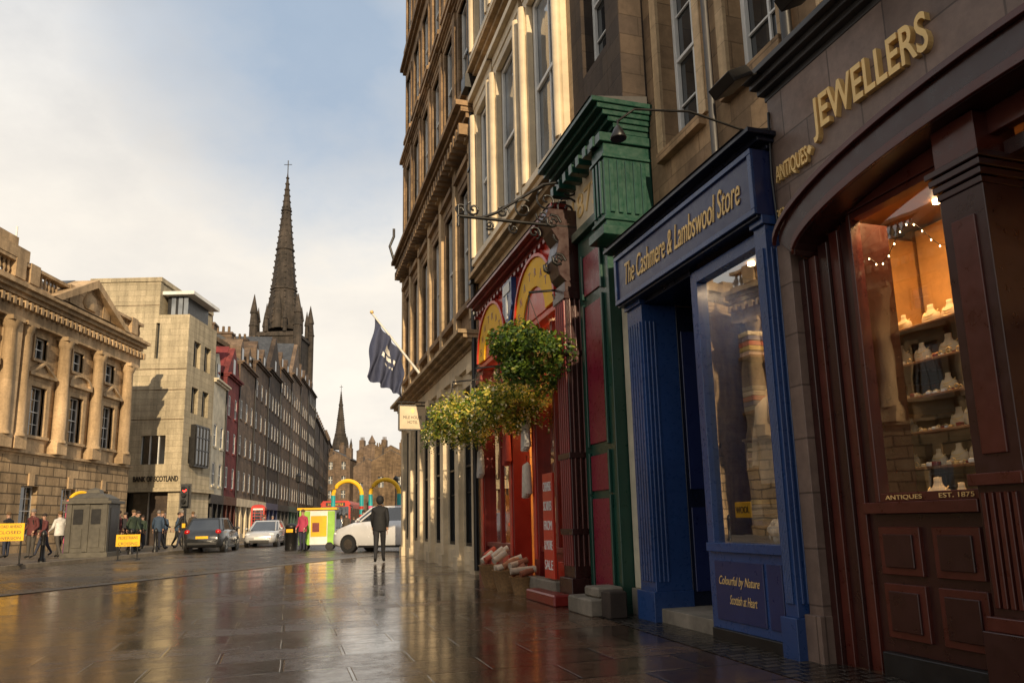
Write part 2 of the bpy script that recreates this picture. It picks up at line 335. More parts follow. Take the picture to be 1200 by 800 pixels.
for (x,y,z,s_) in [(.42,5.2,1.12,.9),(.40,4.75,1.12,.8),(.40,5.0,1.12,.7),(.45,5.6,1.12,.8),(.5,2.4,1.12,1),(.5,2.7,1.12,1)]: bust(x,y,z,s_)
for k in range(520):
    y=rd.uniform(4.65,6.4); x=rd.uniform(.26,.9); z=rd.choice([1.12,1.12,1.42,1.68,1.94,2.20]); 
    if z>1.3: x=max(x,.54)
    if z>1.3: x=min(x,.62)
    r=rd.uniform(.010,.024)
    if rd.random()<.5: j.box('ring_boxes',rd.choice(['velvet','redd','gold','white']),x-r,x+r,y-r,y+r,z,z+r*1.3)
    else: j.tube('rings','gold',[(x+.004,y+r*math.cos(a),z+r+r*math.sin(a)) for a in [i*math.pi/4 for i in range(8)]],.005,4,True)
for k in range(14):
    t=k/13; j.ell('light_string','bulb',(.26,4.62+.8*t,3.05-.12*math.sin(t*9)-.1*(1-t)),(.005,.005,.007),6,4)
j.tube('light_string_wire','dark',[(.26,4.62+.8*t/13,3.06-.12*math.sin(t/13*9)-.1*(1-t/13)) for t in range(14)],.004,4)
for x,y in((.5,4.9),(.5,5.3),(.6,5.8),(.9,6.2),(1.1,5.5),(2,4),(2.2,3.5)): j.lathe('downlights','bulb',x,y,[(.035,3.585),(.035,3.615)],10)
j.text('sign_lettering','gold','ANTIQUES',5.95,5.56,3.80,.165,-.075,.02,bold=.012)
j.text('sign_lettering','gold','JEWELLERS',5.46,4.38,3.92,.36,-.075,.03,bold=.014)
j.prism('sign_ornament','gold',[(5.53,3.86),(5.50,3.905),(5.53,3.95),(5.56,3.905)],-.1,-.06)
j.cornice('cornice','lead',-4,6.03,4.622,.22,.24,.35,4)
j.text('street_number','gold','363',5.985,5.90,3.50,.1,-.075,.01)
UW=[(1.0,2.0),(3.3,4.3),(4.75,5.6)]
j.wall('upper_wall','tan',.35,.75,-4,6.0,4.845,30,[(a,b,z,z+(2.4 if z<6 else 2.1)) for z in(5.4,9.3,13,16.6,20.2,24) for a,b in UW])
j.box('structure','darkst',.70,9,-3.98,5.98,4.87,29.95)
for a,b in UW:
    j.sash(a,b,5.4,7.8,.62); j.box('window_lintels','creamst',.31,.5,a-.14,a-.001,5.4,7.94);j.box('window_lintels','creamst',.31,.5,b+.001,b+.14,5.4,7.94)
    for z in(9.3,13,16.6,20.2,24): j.sash(a,b,z,z+2.1,.62)
for y,dz in((5.9,-.22),(5.0,-.05)):
    j.tube('floodlight_arms','dark',[(-.1,y,4.83),(-.35,y,4.95+dz),(-.47,y,4.92+dz)],.012,6); j.prism('floodlights','dark',[(-.62,4.86+dz),(-.44,4.95+dz),(-.37,4.88+dz),(-.56,4.78+dz)],y-.15,y+.15,'y')
j.tube('alarm_cable','dark',[(-.07,6.0,3.4),(-.1,5.99,3.9),(-.07,6.0,4.5)],.012,6)
j.done(.004)
def area(name,loc,energy,size,col,par=None,rot=(0,0,0)):
    l=D.lights.new(name,'AREA'); l.energy=energy; l.size=size; l.color=col; o=D.objects.new(name,l); COL.objects.link(o); o.location=loc; o.rotation_euler=rot; return o
area('display_lamp',lw(.42,5.2,3.55),34,.35,(1,.60,.25)); area('display_lamp',lw(.5,6.1,3.55),20,.3,(1,.60,.25)); area('display_lamp',lw(2.2,3.8,3.5),10,.6,(1,.62,.3)); area('display_lamp',lw(.7,2.4,3.45),12,.5,(1,.66,.32))
# ---- knitwear shop (blue)
k=Obj('knitwear_shop',OR,TH)
def bpil(y0,y1,x=-.2):
    k.box('pilaster','blue',x,.3,y0,y1,.32,3.50); k.box('pilaster_base','blue',x-.04,.3,y0-.02,y1+.02,0,.32)
    nn=5
    for i in range(nn):
        yy=y0+.03+i*(y1-y0-.06)/nn; k.box('pilaster_reeds','blue',x-.02,x+.01,yy,yy+(y1-y0)/nn*.5,.42,3.3)
    k.box('pilaster_capital','blue',x-.03,.3,y0-.015,y1+.015,3.5,3.58)
    for i in range(3): k.box('pilaster_side_reeds','blue',x+.04+i*.05,x+.065+i*.05,y0-.012,y0+.01,.42,3.3)
bpil(6.05,6.2,-.17); bpil(8.36,8.72,-.14)
k.pane('window_glass','glassr',-.06,6.26,7.22,.86,3.38)
k.box('window_frame','blue',-.12,.02,6.20,6.26,.80,3.5); k.box('window_frame','blue',-.12,.02,7.22,7.30,.80,3.5); k.box('window_frame','blue',-.118,.02,6.26,7.22,3.38,3.5); k.box('window_sill','blue',-.16,.1,6.2,7.3,.78,.86)
k.box('stall_riser','blue',-.12,.25,6.2,7.3,.1,.78); k.box('plinth','dark',-.15,.25,6.2,7.3,0,.1)
for a,b in((6.26,6.45),(6.5,7.22)): k.box('riser_panel','navy',-.135,-.1,a,b,.18,.7)
k.text('riser_lettering','gold','Colourful by Nature',7.15,6.55,.47,.10,-.14,.001,.4); k.text('riser_lettering','gold','Scottish at Heart',7.0,6.6,.33,.08,-.14,.001,.4)
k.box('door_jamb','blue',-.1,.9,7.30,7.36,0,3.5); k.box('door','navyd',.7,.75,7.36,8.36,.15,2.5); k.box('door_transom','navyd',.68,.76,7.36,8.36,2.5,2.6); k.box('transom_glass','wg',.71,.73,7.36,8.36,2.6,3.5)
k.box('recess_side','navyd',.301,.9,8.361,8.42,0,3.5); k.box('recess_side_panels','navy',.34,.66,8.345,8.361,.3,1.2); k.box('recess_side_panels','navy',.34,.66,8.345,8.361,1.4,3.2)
for a,b in((7.46,7.83),(7.9,8.27)):
    for c,d in((.3,1.0),(1.1,2.35)): k.box('door_panels','navy',.67,.71,a,b,c,d)
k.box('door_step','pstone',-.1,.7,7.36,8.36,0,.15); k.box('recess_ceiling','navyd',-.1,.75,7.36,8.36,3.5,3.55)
k.box('fascia','navy',-.24,.3,6.04,8.76,3.58,4.17); k.box('fascia_border','blue',-.265,-.23,6.04,8.76,3.58,3.63); k.box('fascia_border','blue',-.265,-.23,6.04,8.76,4.12,4.17)
k.box('fascia_border','blue',-.263,-.23,6.04,6.09,3.63,4.12);k.box('fascia_border','blue',-.263,-.23,8.71,8.76,3.63,4.12)
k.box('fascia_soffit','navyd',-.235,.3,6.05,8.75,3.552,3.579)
k.cornice('cornice','navyd',6.04,8.78,4.172,.13,.34,.35,3); k.prism('lead_flashing','lead',[(-.36,4.305),(.35,4.305),(.35,4.45)],6.0,8.79,'y')
k.text('sign_lettering','gold','The Cashmere & Lambswool Store',8.50,6.24,3.76,.26,-.246,.005,.3)
KW=[(6.25,7.05),(7.62,8.42)]
k.wall('upper_wall','tan',.35,.75,6.003,8.8,4.33,30,[(a,b,z,z+(2.45 if z<6 else 2.1)) for z in(5.45,9.3,13,16.6,20.2,24) for a,b in KW])
k.box('structure','darkst',.72,9,6.0,8.78,4.4,29.9)
for a,b in KW:
    k.sash(a,b,5.45,7.9,.6); k.box('window_sills','tan',.25,.6,a-.08,b+.08,5.33,5.45)
    k.box('window_lintels','creamst',.31,.5,a-.14,a-.001,5.45,8.04);k.box('window_lintels','creamst',.31,.5,b+.001,b+.14,5.45,8.04)
    for z in(9.3,13,16.6,20.2,24): k.sash(a,b,z,z+2.1,.62)
k.tube('downpipe','dark',[(.25,6.05,4.4),(.25,6.05,29)],.05); k.tube('downpipe','lead',[(.27,7.3,4.5),(.27,7.3,29)],.04)
k.tube('floodlight_arm','dark',[(.35,6.84,4.85),(-.3,6.84,4.97),(-.9,6.84,4.9),(-1.08,6.84,4.75),(-1.08,6.84,4.67)],.013,6)
k.lathe('floodlight','dark',-1.08,6.84,[(.02,4.70),(.04,4.67),(.08,4.58),(.075,4.57)],12)
k.box('interior_back','velvet',1.6,1.65,6.1,8.3,0,3.5); k.box('interior_side','woodi',.3,1.6,7.365,7.40,.0,3.5); k.box('interior_floor','woodi',-.04,1.6,6.1,7.34,.7,.8); k.box('interior_ceiling','woodi',-.04,1.6,6.1,7.34,3.51,3.55); k.box('interior_side','warm',.0,1.6,6.06,6.10,.8,3.5)
rd=random.Random(5)
KC=[(.5,.12,.1),(.6,.55,.45),(.12,.15,.3),(.3,.32,.3),(.55,.4,.12),(.65,.5,.45)]
for sh in range(4):
    z=1.0+sh*.55; k.box('shelves','woodi',1.2,1.58,6.15,7.1,z-.03,z)
    for q in range(4):
        y=6.28+q*.22
        for l in range(6): k.box('folded_jumpers',cm(rd.choice(KC)),1.25+rd.uniform(0,.02),1.55,y-.1+rd.uniform(0,.01),y+.1,z+.002+l*.05,z+.046+l*.05)
    k.box('shelves','woodi',.35,1.15,7.10,7.36,z-.03,z)
    for q in range(3):
        x=.48+q*.26
        for l in range(5): k.box('folded_jumpers',cm(rd.choice(KC)),x-.11,x+.11+rd.uniform(-.01,.01),7.13+rd.uniform(0,.02),7.35,z+.002+l*.05,z+.046+l*.05)
k.lathe('mannequin','velvet',.35,6.85,[(.02,.8),(.15,.81),(.02,.83),(.02,1.35),(.14,1.4),(.16,1.5),(.125,1.7),(.17,1.95),(.15,2.08),(.05,2.16),(.05,2.25),(.001,2.27)],16,sx=.7)
k.lathe('jumper',cm((.6,.52,.42)),.35,6.85,[(.17,1.38),(.185,1.5),(.15,1.7),(.195,1.93),(.175,2.1),(.075,2.18)],16,sx=.72)
for s in(-1,1): k.tube('jumper_sleeves',cm((.6,.52,.42)),[(.35,6.85+s*.15,2.06),(.33,6.85+s*.22,1.8),(.28,6.85+s*.2,1.55)],[.06,.05,.04],10)
k.box('window_poster','yellow',-.02,-.012,6.75,7.0,1.08,1.22); k.text('poster_lettering','dark','WOOL',6.98,6.78,1.12,.06,-.024,.002)
for x,y in((.3,6.5),(.3,6.9),(.9,6.7)): k.lathe('downlights','bulb',x,y,[(.035,3.48),(.035,3.508)],10)
k.done(.004)
area('display_lamp',lw(.35,6.7,3.45),14,.4,(1,.70,.40))
sh=Obj('toy_sheep',lw(.12,6.5,.8),TH+.3)
rd=random.Random(9)
sh.ell('body','wool',(0,0,.16),(.10,.15,.10))
for i in range(40):
    a=rd.uniform(0,6.28);b=rd.uniform(-1,1.4); sh.ell('fleece','wool',(.09*math.cos(a)*math.cos(b),.14*math.sin(a)*math.cos(b),.16+.09*math.sin(b)),(.035,.035,.035),7,5)
sh.ell('head','dark',(0,-.18,.2),(.04,.06,.045)); 
for sx in(-1,1): sh.ell('ears','dark',(sx*.05,-.16,.23),(.03,.012,.012),6,4)
for sx in(-1,1):
    for sy in(-1,1): sh.tube('legs','dark',[(sx*.05,sy*.09,0),(sx*.05,sy*.09,.12)],.018,6)
sh.done()
# ---- green + red shop building
g=Obj('gift_shop',OR,TH)
g.box('render_strip','render',-.0,.4,8.79,9.14,.3,4.6); g.box('render_plinth','pstone',-.05,.4,8.77,9.14,0,.3)
def gpil(y0,y1,x=-.15):
    g.box('pilaster','green',x,.3,y0,y1,.1,4.9)
    for a,b,m_ in((.25,1.35,'wine'),(1.45,1.9,'wine'),(2.05,3.9,'wine'),(4.05,4.6,'wine')):
        g.box('pilaster_panel',m_,x-.02,x+.01,y0+.2,y1-.2,a,b)
        g.box('panel_trim','green',x-.04,x+.0,y0+.15,y0+.19,a-.04,b+.04); g.box('panel_trim','green',x-.04,x,y1-.19,y1-.15,a-.04,b+.04)
    g.box('pilaster_cap','green',x-.08,.3,y0-.03,y1+.03,4.9,5.02); g.box('pilaster_base','green',x-.05,.3,y0-.02,y1+.02,0,.1)
gpil(9.16,10.1)
g.box('upper_column','green',-.30,.36,8.82,9.18,4.62,5.86)
for i in range(5): g.box('upper_column_flutes','green',-.24+i*.11,-.18+i*.11,8.795,8.822,4.8,5.5)
g.box('upper_column_astragal','green',-.33,.36,8.795,9.2,5.52,5.56); g.box('upper_column_astragal','green',-.33,.36,8.795,9.2,4.70,4.74)
g.box('upper_column_cap','green',-.36,.36,8.78,9.22,5.72,5.84); g.box('upper_column_base','green',-.36,.36,8.78,9.24,4.5,4.62)
for i in range(3): g.box('upper_column_face_flutes','green',-.325,-.298,8.88+i*.1,8.93+i*.1,4.8,5.5)
g.box('frieze','cream',-.12,.3,9.185,10.58,5.03,5.86)
g.text('frieze_lettering','gold','1873',10.3,9.4,5.25,.35,-.125,.01)
g.cornice('green_cornice','green',8.84,10.6,5.862,.4,.48,.36,6); 
for y in [8.95+i*.24 for i in range(7)]: g.box('cornice_brackets','green',-.38,-.12,y,y+.11,5.72,5.861)
g.prism('cornice_flashing','lead',[(-.50,6.265),(.3,6.265),(.3,6.38)],8.72,10.7,'y')
g.box('carved_column','maroond',-.34,.2,10.16,10.56,.35,4.35); g.box('carved_column_base','maroond',-.4,.2,10.13,10.59,0,.35)
for i in range(5): g.tube('column_reeds','redd',[(-.345,10.21+i*.075,.5),(-.345,10.21+i*.075,4.1)],.022,6)
for i in range(5): g.tube('column_reeds','maroon',[(-.28+i*.075,10.158,.5),(-.28+i*.075,10.158,4.1)],.018,6)
for i in range(4): g.box('column_rings','maroond',-.37,.2,10.14,10.58,[.9,1.9,3.3,4.1][i],[.98,1.98,3.38,4.2][i])
g.prism('console','maroond',[(-.3,4.35),(-.40,4.45),(-.46,4.7),(-.40,4.95),(-.50,5.1),(-.58,5.3),(-.54,5.42),(0,5.42),(0,4.35)],10.18,10.54,'y')
for (xx,zz,r) in((-.42,4.66,.11),(-.48,5.22,.12)): 
    for yy in(10.15,10.50): g.tube('console_scroll','dark',[(xx+r*(1-t/14)*math.cos(t*.9),yy+.035,zz+r*(1-t/14)*math.sin(t*.9)) for t in range(13)],.025,6)
def scroll(o,cx,cz,r,y,st,turns=1.6,part='ironwork'):
    o.tube(part,'dark',[(cx+r*(1-t/26)*math.cos(st+t*turns*.25),y,cz+r*(1-t/26)*math.sin(st+t*turns*.25)) for t in range(24)],.016,5)
ZI=-.18
g.tube('ironwork','dark',[(0,10.2,5.35+ZI),(-1.85,10.2,5.35+ZI)],.025); g.tube('ironwork','dark',[(0,10.2,6.1+ZI),(-.6,10.2,5.95+ZI),(-1.3,10.2,5.45+ZI),(-1.5,10.2,5.36+ZI)],.022)
for a in((-.25,5.62,.2,0),(-.55,5.72,.17,2),(-.9,5.55,.15,1),(-.62,5.48,.1,3),(-1.2,5.47,.1,0),(-1.62,5.47,.11,2),(-.2,5.95,.13,4),(-1.8,5.44,.08,1),(-.35,5.2,.12,3),(-.75,5.22,.1,5),(-1.05,5.24,.08,2),(-1.4,5.26,.07,4)): scroll(g,a[0],a[1]+ZI,a[2],10.2,a[3])
g.tube('ironwork','dark',[(-1.83,10.2,5.2+ZI),(-1.83,10.2,5.5+ZI)],.02)
def arcpts(c,hs,z0,rise,n=16): return [(c+hs*math.cos(math.pi*i/n), z0+rise*math.sin(math.pi*i/n)) for i in range(n+1)]
g.box('red_fascia','red',-.16,.3,10.6,15.6,4.25,5.4)
g.box('red_fascia_mould','red',-.22,.3,10.6,15.6,4.17,4.25)
for c in(11.9,14.5):
    op=arcpts(c,.98,4.32,.98); ip=arcpts(c,.55,4.32,.50)
    g.band('sign_arch','yellow',op,ip,-.21,-.15); op2=arcpts(c,1.04,4.32,1.04); g.band('sign_arch_trim','red',op2,op,-.24,-.161)
    g.prism('sign_tympanum','red',ip,-.18,-.155)
    for q in range(7):
        a=math.pi*(q+.7)/8.4; r=.77; ch='TARTANS'[6-q]
        yy=c+r*math.cos(a); zz=4.32+.74*math.sin(a)
        g.text('sign_arch_lettering','redd',ch,yy+.05,yy-.05,zz-.07,.14,-.213,.002)
g.prism('crest','blue',[(12.92,5.36),(13.48,5.36),(13.48,4.85),(13.2,4.5),(12.92,4.85)],-.26,-.161); g.prism('crest_field','white',[(13.0,5.30),(13.4,5.30),(13.4,5.12),(13.0,5.12)],-.275,-.261); g.prism('crest_field','white',[(13.15,5.10),(13.25,5.10),(13.25,4.65),(13.15,4.65)],-.275,-.261)
g.cornice('red_cornice','redd',10.6,15.65,5.4,.26,.38,.1,4); g.prism('cornice_flashing','lead',[(-.40,5.665),(0,5.665),(0,5.78)],10.55,15.75,'y')
y=10.75
while y<15.6: g.box('cornice_dentils','redd',-.24,-.15,y,y+.1,5.33,5.4); y+=.22
for a,b in((10.6,10.85),(12.05,12.3),(13.35,13.6),(15.3,15.6)):
    g.box('red_pilaster','redd',-.17,.15,a,b,.25,4.17); g.box('red_pilaster_base','redd',-.22,.15,a-.02,b+.02,0,.25); g.box('red_pilaster_field','red',-.19,-.16,a+.06,b-.06,.5,3.7); g.box('red_pilaster_capital','redd',-.23,.15,a-.03,b+.03,3.9,4.05)
for a,b in((10.85,12.05),(13.6,15.3)):
    g.pane('shop_glass','glassr',-.05,a,b,.7,4.15); g.box('red_stall','redd',-.10,.1,a,b,.0,.62); g.box('red_sill','redd',-.14,.1,a,b,.62,.7)
    g.box('red_mullion','redd',-.09,.0,(a+b)/2-.04,(a+b)/2+.04,.7,4.15); g.box('red_mullion','redd',-.088,.0,a,(a+b)/2-.04,3.1,3.18); g.box('red_mullion','redd',-.088,.0,(a+b)/2+.04,b,3.1,3.18)
    for c in((a+(b-a)*.27),(a+(b-a)*.75)): g.box('stall_panels','red',-.12,-.09,c-.2,c+.2,.15,.5)
g.box('open_door','redd',.1,.95,12.32,12.37,.12,2.5); g.box('doorstep','pstone',-.35,.6,12.3,13.35,0,.12)
g.box('room_back','warm',2.9,3.0,10.3,15.6,0,4.2); g.box('room_side','warm',.2,2.9,10.3,10.36,0,4.2); g.box('room_side','warm',.2,2.9,15.5,15.56,0,4.2); g.box('room_floor','woodi',.1,2.9,10.36,15.5,0,.1); g.box('room_ceiling','velvet',.1,3,10.36,15.5,4.16,4.2)
rd=random.Random(11)
for i in range(26):
    y=10.95+i*.17; 
    if 12.3<y<13.4: continue
    c=cm(rd.choice([(.35,.04,.03),(.55,.08,.03),(.6,.3,.06),(.08,.12,.05),(.5,.45,.35),(.1,.1,.25)]))
    L=rd.uniform(.9,1.5)
    for f in range(4): g.box('hanging_scarves',c,.18+.012*(f%2),.2+.012*(f%2),y+f*.035,y+.034+f*.035,3.0-L,3.0)
g.tube('scarf_rail','dark',[(.2,10.9,3.02),(.2,15.3,3.02)],.015,6)
for (y,z,c) in((12.28,2.75,(.75,.72,.68)),(12.28,2.0,(.7,.6,.5)),(13.37,2.6,(.5,.08,.06)),(15.2,2.5,(.7,.66,.6))):
    for f in range(3): g.lathe('hanging_garments',cm(c),-.27,y+(f-1)*.07,[(.015,z+.02-.01*f),(.05,z-.03),(.06,z-.25),(.07,z-.48-.03*f),(.05,z-.49-.03*f)],8,sy=.7)
    g.tube('garment_hangers','dark',[(-.17,y,z+.1),(-.27,y,z+.12),(-.27,y,z)],.006,4)
for y in(11.0,11.6,12.8,14.2,14.9): g.lathe('ceiling_lamps','bulb',.5,y,[(.07,3.9),(.09,3.94),(.07,4.0)],12)
g.box('wall_between','darkst',.0,.3,10.4,10.62,0,5.4)
GF=((6.8,3.4),(11.8,2.8),(16,2.6),(20,2.4),(24,2.2)); GB=((10.75,12.15),(12.75,14.15),(14.65,15.8))
g.wall('upper_wall','creamst',0,.4,10.4,16.2,5.66,30,[(a,b,z,z+h) for z,h in GF for a,b in GB])
g.wall('upper_wall_side','darkst',0,.4,8.8,10.395,6.27,30,[(9.2,10.0,z,z+2.3) for z in(7.4,11.8,16,20,24)])
for z in(7.4,11.8,16,20,24): g.sash(9.2,10.,z,z+2.3,.25)
g.box('structure','darkst',.33,9,8.82,16.18,6.0,29.9); g.box('structure_end','tan',.02,.33,8.805,8.83,6.5,29)
for z,h in GF:
    for a,b in GB:
        g.sash(a,b,z,z+h,.08,gl='wgb',cols=2,rows=2,t=.09); g.surround(a,b,z,z+h,'cream',.2,.10,'cornice')
        g.tube('window_columns','cream',[(-.14,a-.12,z),(-.14,a-.12,z+h)],.08,10); g.tube('window_columns','cream',[(-.14,b+.12,z),(-.14,b+.12,z+h)],.08,10)
    g.cornice('string_course','creamst',10.42,16.15,z-.5,.2,.22,.05,2)
g.tube('downpipe','dark',[(-.12,16.2,0.1),(-.12,16.2,29)],.06); 
for z in(3,6.3,9,12,15): g.box('downpipe_brackets','dark',-.2,0,16.1,16.3,z,z+.08)
g.box('downpipe_hopper','dark',-.3,-.02,16.02,16.38,11.0,11.35)
g.done(.006)
area('shop_lamp',lw(1.0,11.6,4.0),75,1.2,(1,.58,.24)); area('shop_lamp',lw(1.0,14.2,4.0),75,1.2,(1,.58,.24))
st=Obj('stone_step',OR,TH); st.box('slab','pstone',-.62,-.17,9.05,9.75,0,.2); st.box('slab_upper','pstone',-.5,-.17,9.1,9.5,.203,.32); st.done(.02)
st=Obj('stone_step',OR,TH); st.box('slab','darkst',-.5,-.27,8.8,9.02,0,.3); st.done(.02)
st=Obj('stone_step',OR,TH); st.box('slab','redd',-.65,-.41,10.15,11.3,0,.15); st.box('tread','pstone',-.45,-.26,10.65,11.9,.0,.28); st.done(.02)
sg=Obj('red_banner_sign',OR,TH); sg.box('board','red',-.42,-.38,10.72,11.12,.3,1.75)
for i,t in enumerate(['CASHMERE','SCARVES','FROM','& MORE','SALE']): sg.text('lettering','white',t,11.08,10.76,1.5-i*.27,.13,-.425,.003)
sg.done(.004)
# hotel building
h=Obj('hotel_building',OR,TH)
Y0,Y1=16.25,27.0
NB=6; PT=(Y1-Y0-.2)/NB; wy=[Y0+.1+PT*(i+.5) for i in range(NB)]
ww=.58
h.wall('ground_floor_wall','cream',0,.4,Y0,Y1,0,4.9,[(c-ww,c+ww,.55,4.2) for c in wy])
for c in wy:
    h.sash(c-ww,c+ww,.55,4.2,.10,'dark','wg',2,3); h.box('ground_panels','cream',-.03,.0,c-.4,c+.4,.15,.45)
PL=[Y0+.2]+[w+PT/2 for w in wy]; PL[-1]=Y1-.2
for c in PL:
    h.box('ground_pilasters','cream',-.11,0,c-.2,c+.2,.3,4.35); h.box('ground_pilaster_bases','cream',-.16,0,c-.24,c+.24,0,.3); h.box('ground_pilaster_caps','cream',-.18,0,c-.25,c+.25,4.35,4.55)
h.box('frieze','cream',-.09,0,Y0,Y1,4.56,4.9)
h.cornice('ground_cornice','creamst',Y0,Y1,4.9,.34,.5,.1,4)
ops=[]
FL=[(6.1,3.0),(11.6,2.6),(15.4,2.4),(19.2,2.3),(23,2.1)]
for z,hh in FL: ops+=[(c-.5,c+.5,z,z+hh) for c in wy]
h.wall('upper_wall','tan',0,.4,Y0,Y1,5.24,30,ops); h.box('structure','darkst',.35,10,Y0+.01,Y1-.02,4.0,29.9); h.wall('gable_wall','tan',.4,10,Y1-.3,Y1,0,30,[]); h.box('ground_back','dark',.39,10,Y0+.01,Y1-.31,0,3.99)
for z,hh in FL:
    for c in wy:
        h.sash(c-.5,c+.5,z,z+hh,.12,cols=2,rows=2); h.surround(c-.5,c+.5,z,z+hh,'tan',.14,.05,'cornice' if z<12 else None)
for c in PL:
    h.box('pilasters','creamst',-.12,0,c-.17,c+.17,5.6,9.9); h.box('pilaster_caps','creamst',-.2,0,c-.22,c+.22,9.9,10.1)
    h.box('upper_pilasters','tan',-.10,0,c-.15,c+.15,10.9,14.4)
h.cornice('main_cornice','tan',Y0,Y1,10.2,.5,.5,.1,4,dent=.3); h.cornice('string','tan',Y0,Y1,14.5,.25,.22,.1,2); h.cornice('string','tan',Y0,Y1,18.4,.25,.22,.1,2); h.cornice('top_cornice','tan',Y0,Y1,27.6,.5,.6,.1,4)
h.tube('wall_lamps','dark',[(-.12,19.4,4.0),(-.5,19.4,4.1),(-.5,19.4,3.9)],.02); h.lathe('wall_lamps','dark',-.5,19.4,[(.03,3.9),(.12,3.8),(.09,3.5),(.02,3.45)],8)
h.tube('finial','dark',[(-.45,26.8,10.7),(-.6,26.8,11.2),(-.45,26.8,11.6),(-.45,26.8,11.9)],.05)
h.done()
hs=Obj('hanging_hotel_sign',OR,TH)
hs.box('board','cream',-.86,-.1,22.25,22.31,3.82,4.5); hs.box('frame','dark',-.9,-.06,22.24,22.32,4.5,4.54);hs.box('frame','dark',-.9,-.06,22.24,22.32,3.78,3.82)
hs.box('frame','dark',-.9,-.86,22.24,22.32,3.82,4.5);hs.tube('bracket','dark',[(0,22.28,4.62),(-.95,22.28,4.62)],.02); hs.tube('hangers','dark',[(-.2,22.28,4.54),(-.2,22.28,4.62)],.01); hs.tube('hangers','dark',[(-.8,22.28,4.54),(-.8,22.28,4.62)],.01)
for i,(t,z) in enumerate((('MILE HOUSE',4.12),('HOTEL',3.98))):
    hs.text('lettering','dark',t,0,.55 if i==0 else .3,0,.09,0,.003,M3=Matrix.Translation((-.76+.13*i,22.245,z))@Matrix(((1,0,0,0),(0,0,-1,0),(0,1,0,0),(0,0,0,1))))
hs.prism('emblem','gold',[(-.48,4.28),(-.42,4.36),(-.48,4.44),(-.54,4.36)],22.242,22.25,'y'); hs.done()
fl=Obj('hotel_flag',OR,TH)
fl.tube('pole','white',[(0,22.6,5.3),(-1.65,22.6,7.35)],[.045,.03]); fl.ell('finial','gold',(-1.67,22.6,7.4),(.06,.06,.06),8,6)
nx,nz=20,24; vs=[]
for a in range(nx+1):
    for b in range(nz+1):
        t=a/nx; px=-1.58+t*.85; pz=7.22-t*1.10; drop=b/nz*(1.85-.55*t)
        vs.append((px-.22*b/nz*(1-t)+.04*math.sin(b*.4+a*.8),22.6+.16*math.sin(a*1.1+b*.18)*(.3+b/nz),pz-drop))
F_=lambda a,b:(a*(nz+1)+b,(a+1)*(nz+1)+b,(a+1)*(nz+1)+b+1,a*(nz+1)+b+1)
def em(a,b): return (9<=b<=10 and 5<a<15 and a%3) or (13==b and 7<a<14 and a%2) or ((a-10)**2+(b-6)**2<3)
fl.add('cloth',cm((.055,.065,.12)),vs,[F_(a,b) for a in range(nx) for b in range(nz) if not em(a,b)],True)
fl.add('emblem','white',vs,[F_(a,b) for a in range(nx) for b in range(nz) if em(a,b)],True); fl.done()
# hanging baskets
def leafmat(n,c,c2):
    m,nt,b,o=newmat(n); oi=N(nt,'TexCoord'); n1=noise(nt,oi.outputs['Object'],7,3)
    nt.links.new(mixc(nt,rng(nt,n1,.35,.65,0,1),c,c2),b.inputs['Base Color']); b.inputs['Roughness'].default_value=.45
    tr=N(nt,'BsdfTranslucent'); tr.inputs[0].default_value=(*c2,1); mx=N(nt,'MixShader'); mx.inputs[0].default_value=.4
    nt.links.new(b.outputs[0],mx.inputs[1]); nt.links.new(tr.outputs[0],mx.inputs[2]); nt.links.new(mx.outputs[0],o.inputs[0]); M[n]=m
leafmat('leaf_dark',(.025,.055,.012),(.07,.13,.02)); leafmat('leaf_mid',(.08,.16,.02),(.20,.28,.03)); leafmat('leaf_light',(.26,.32,.04),(.52,.50,.08)); leafmat('flower_yellow',(.85,.62,.05),(.95,.8,.2)); leafmat('flower_white',(.8,.74,.45),(.9,.85,.6))
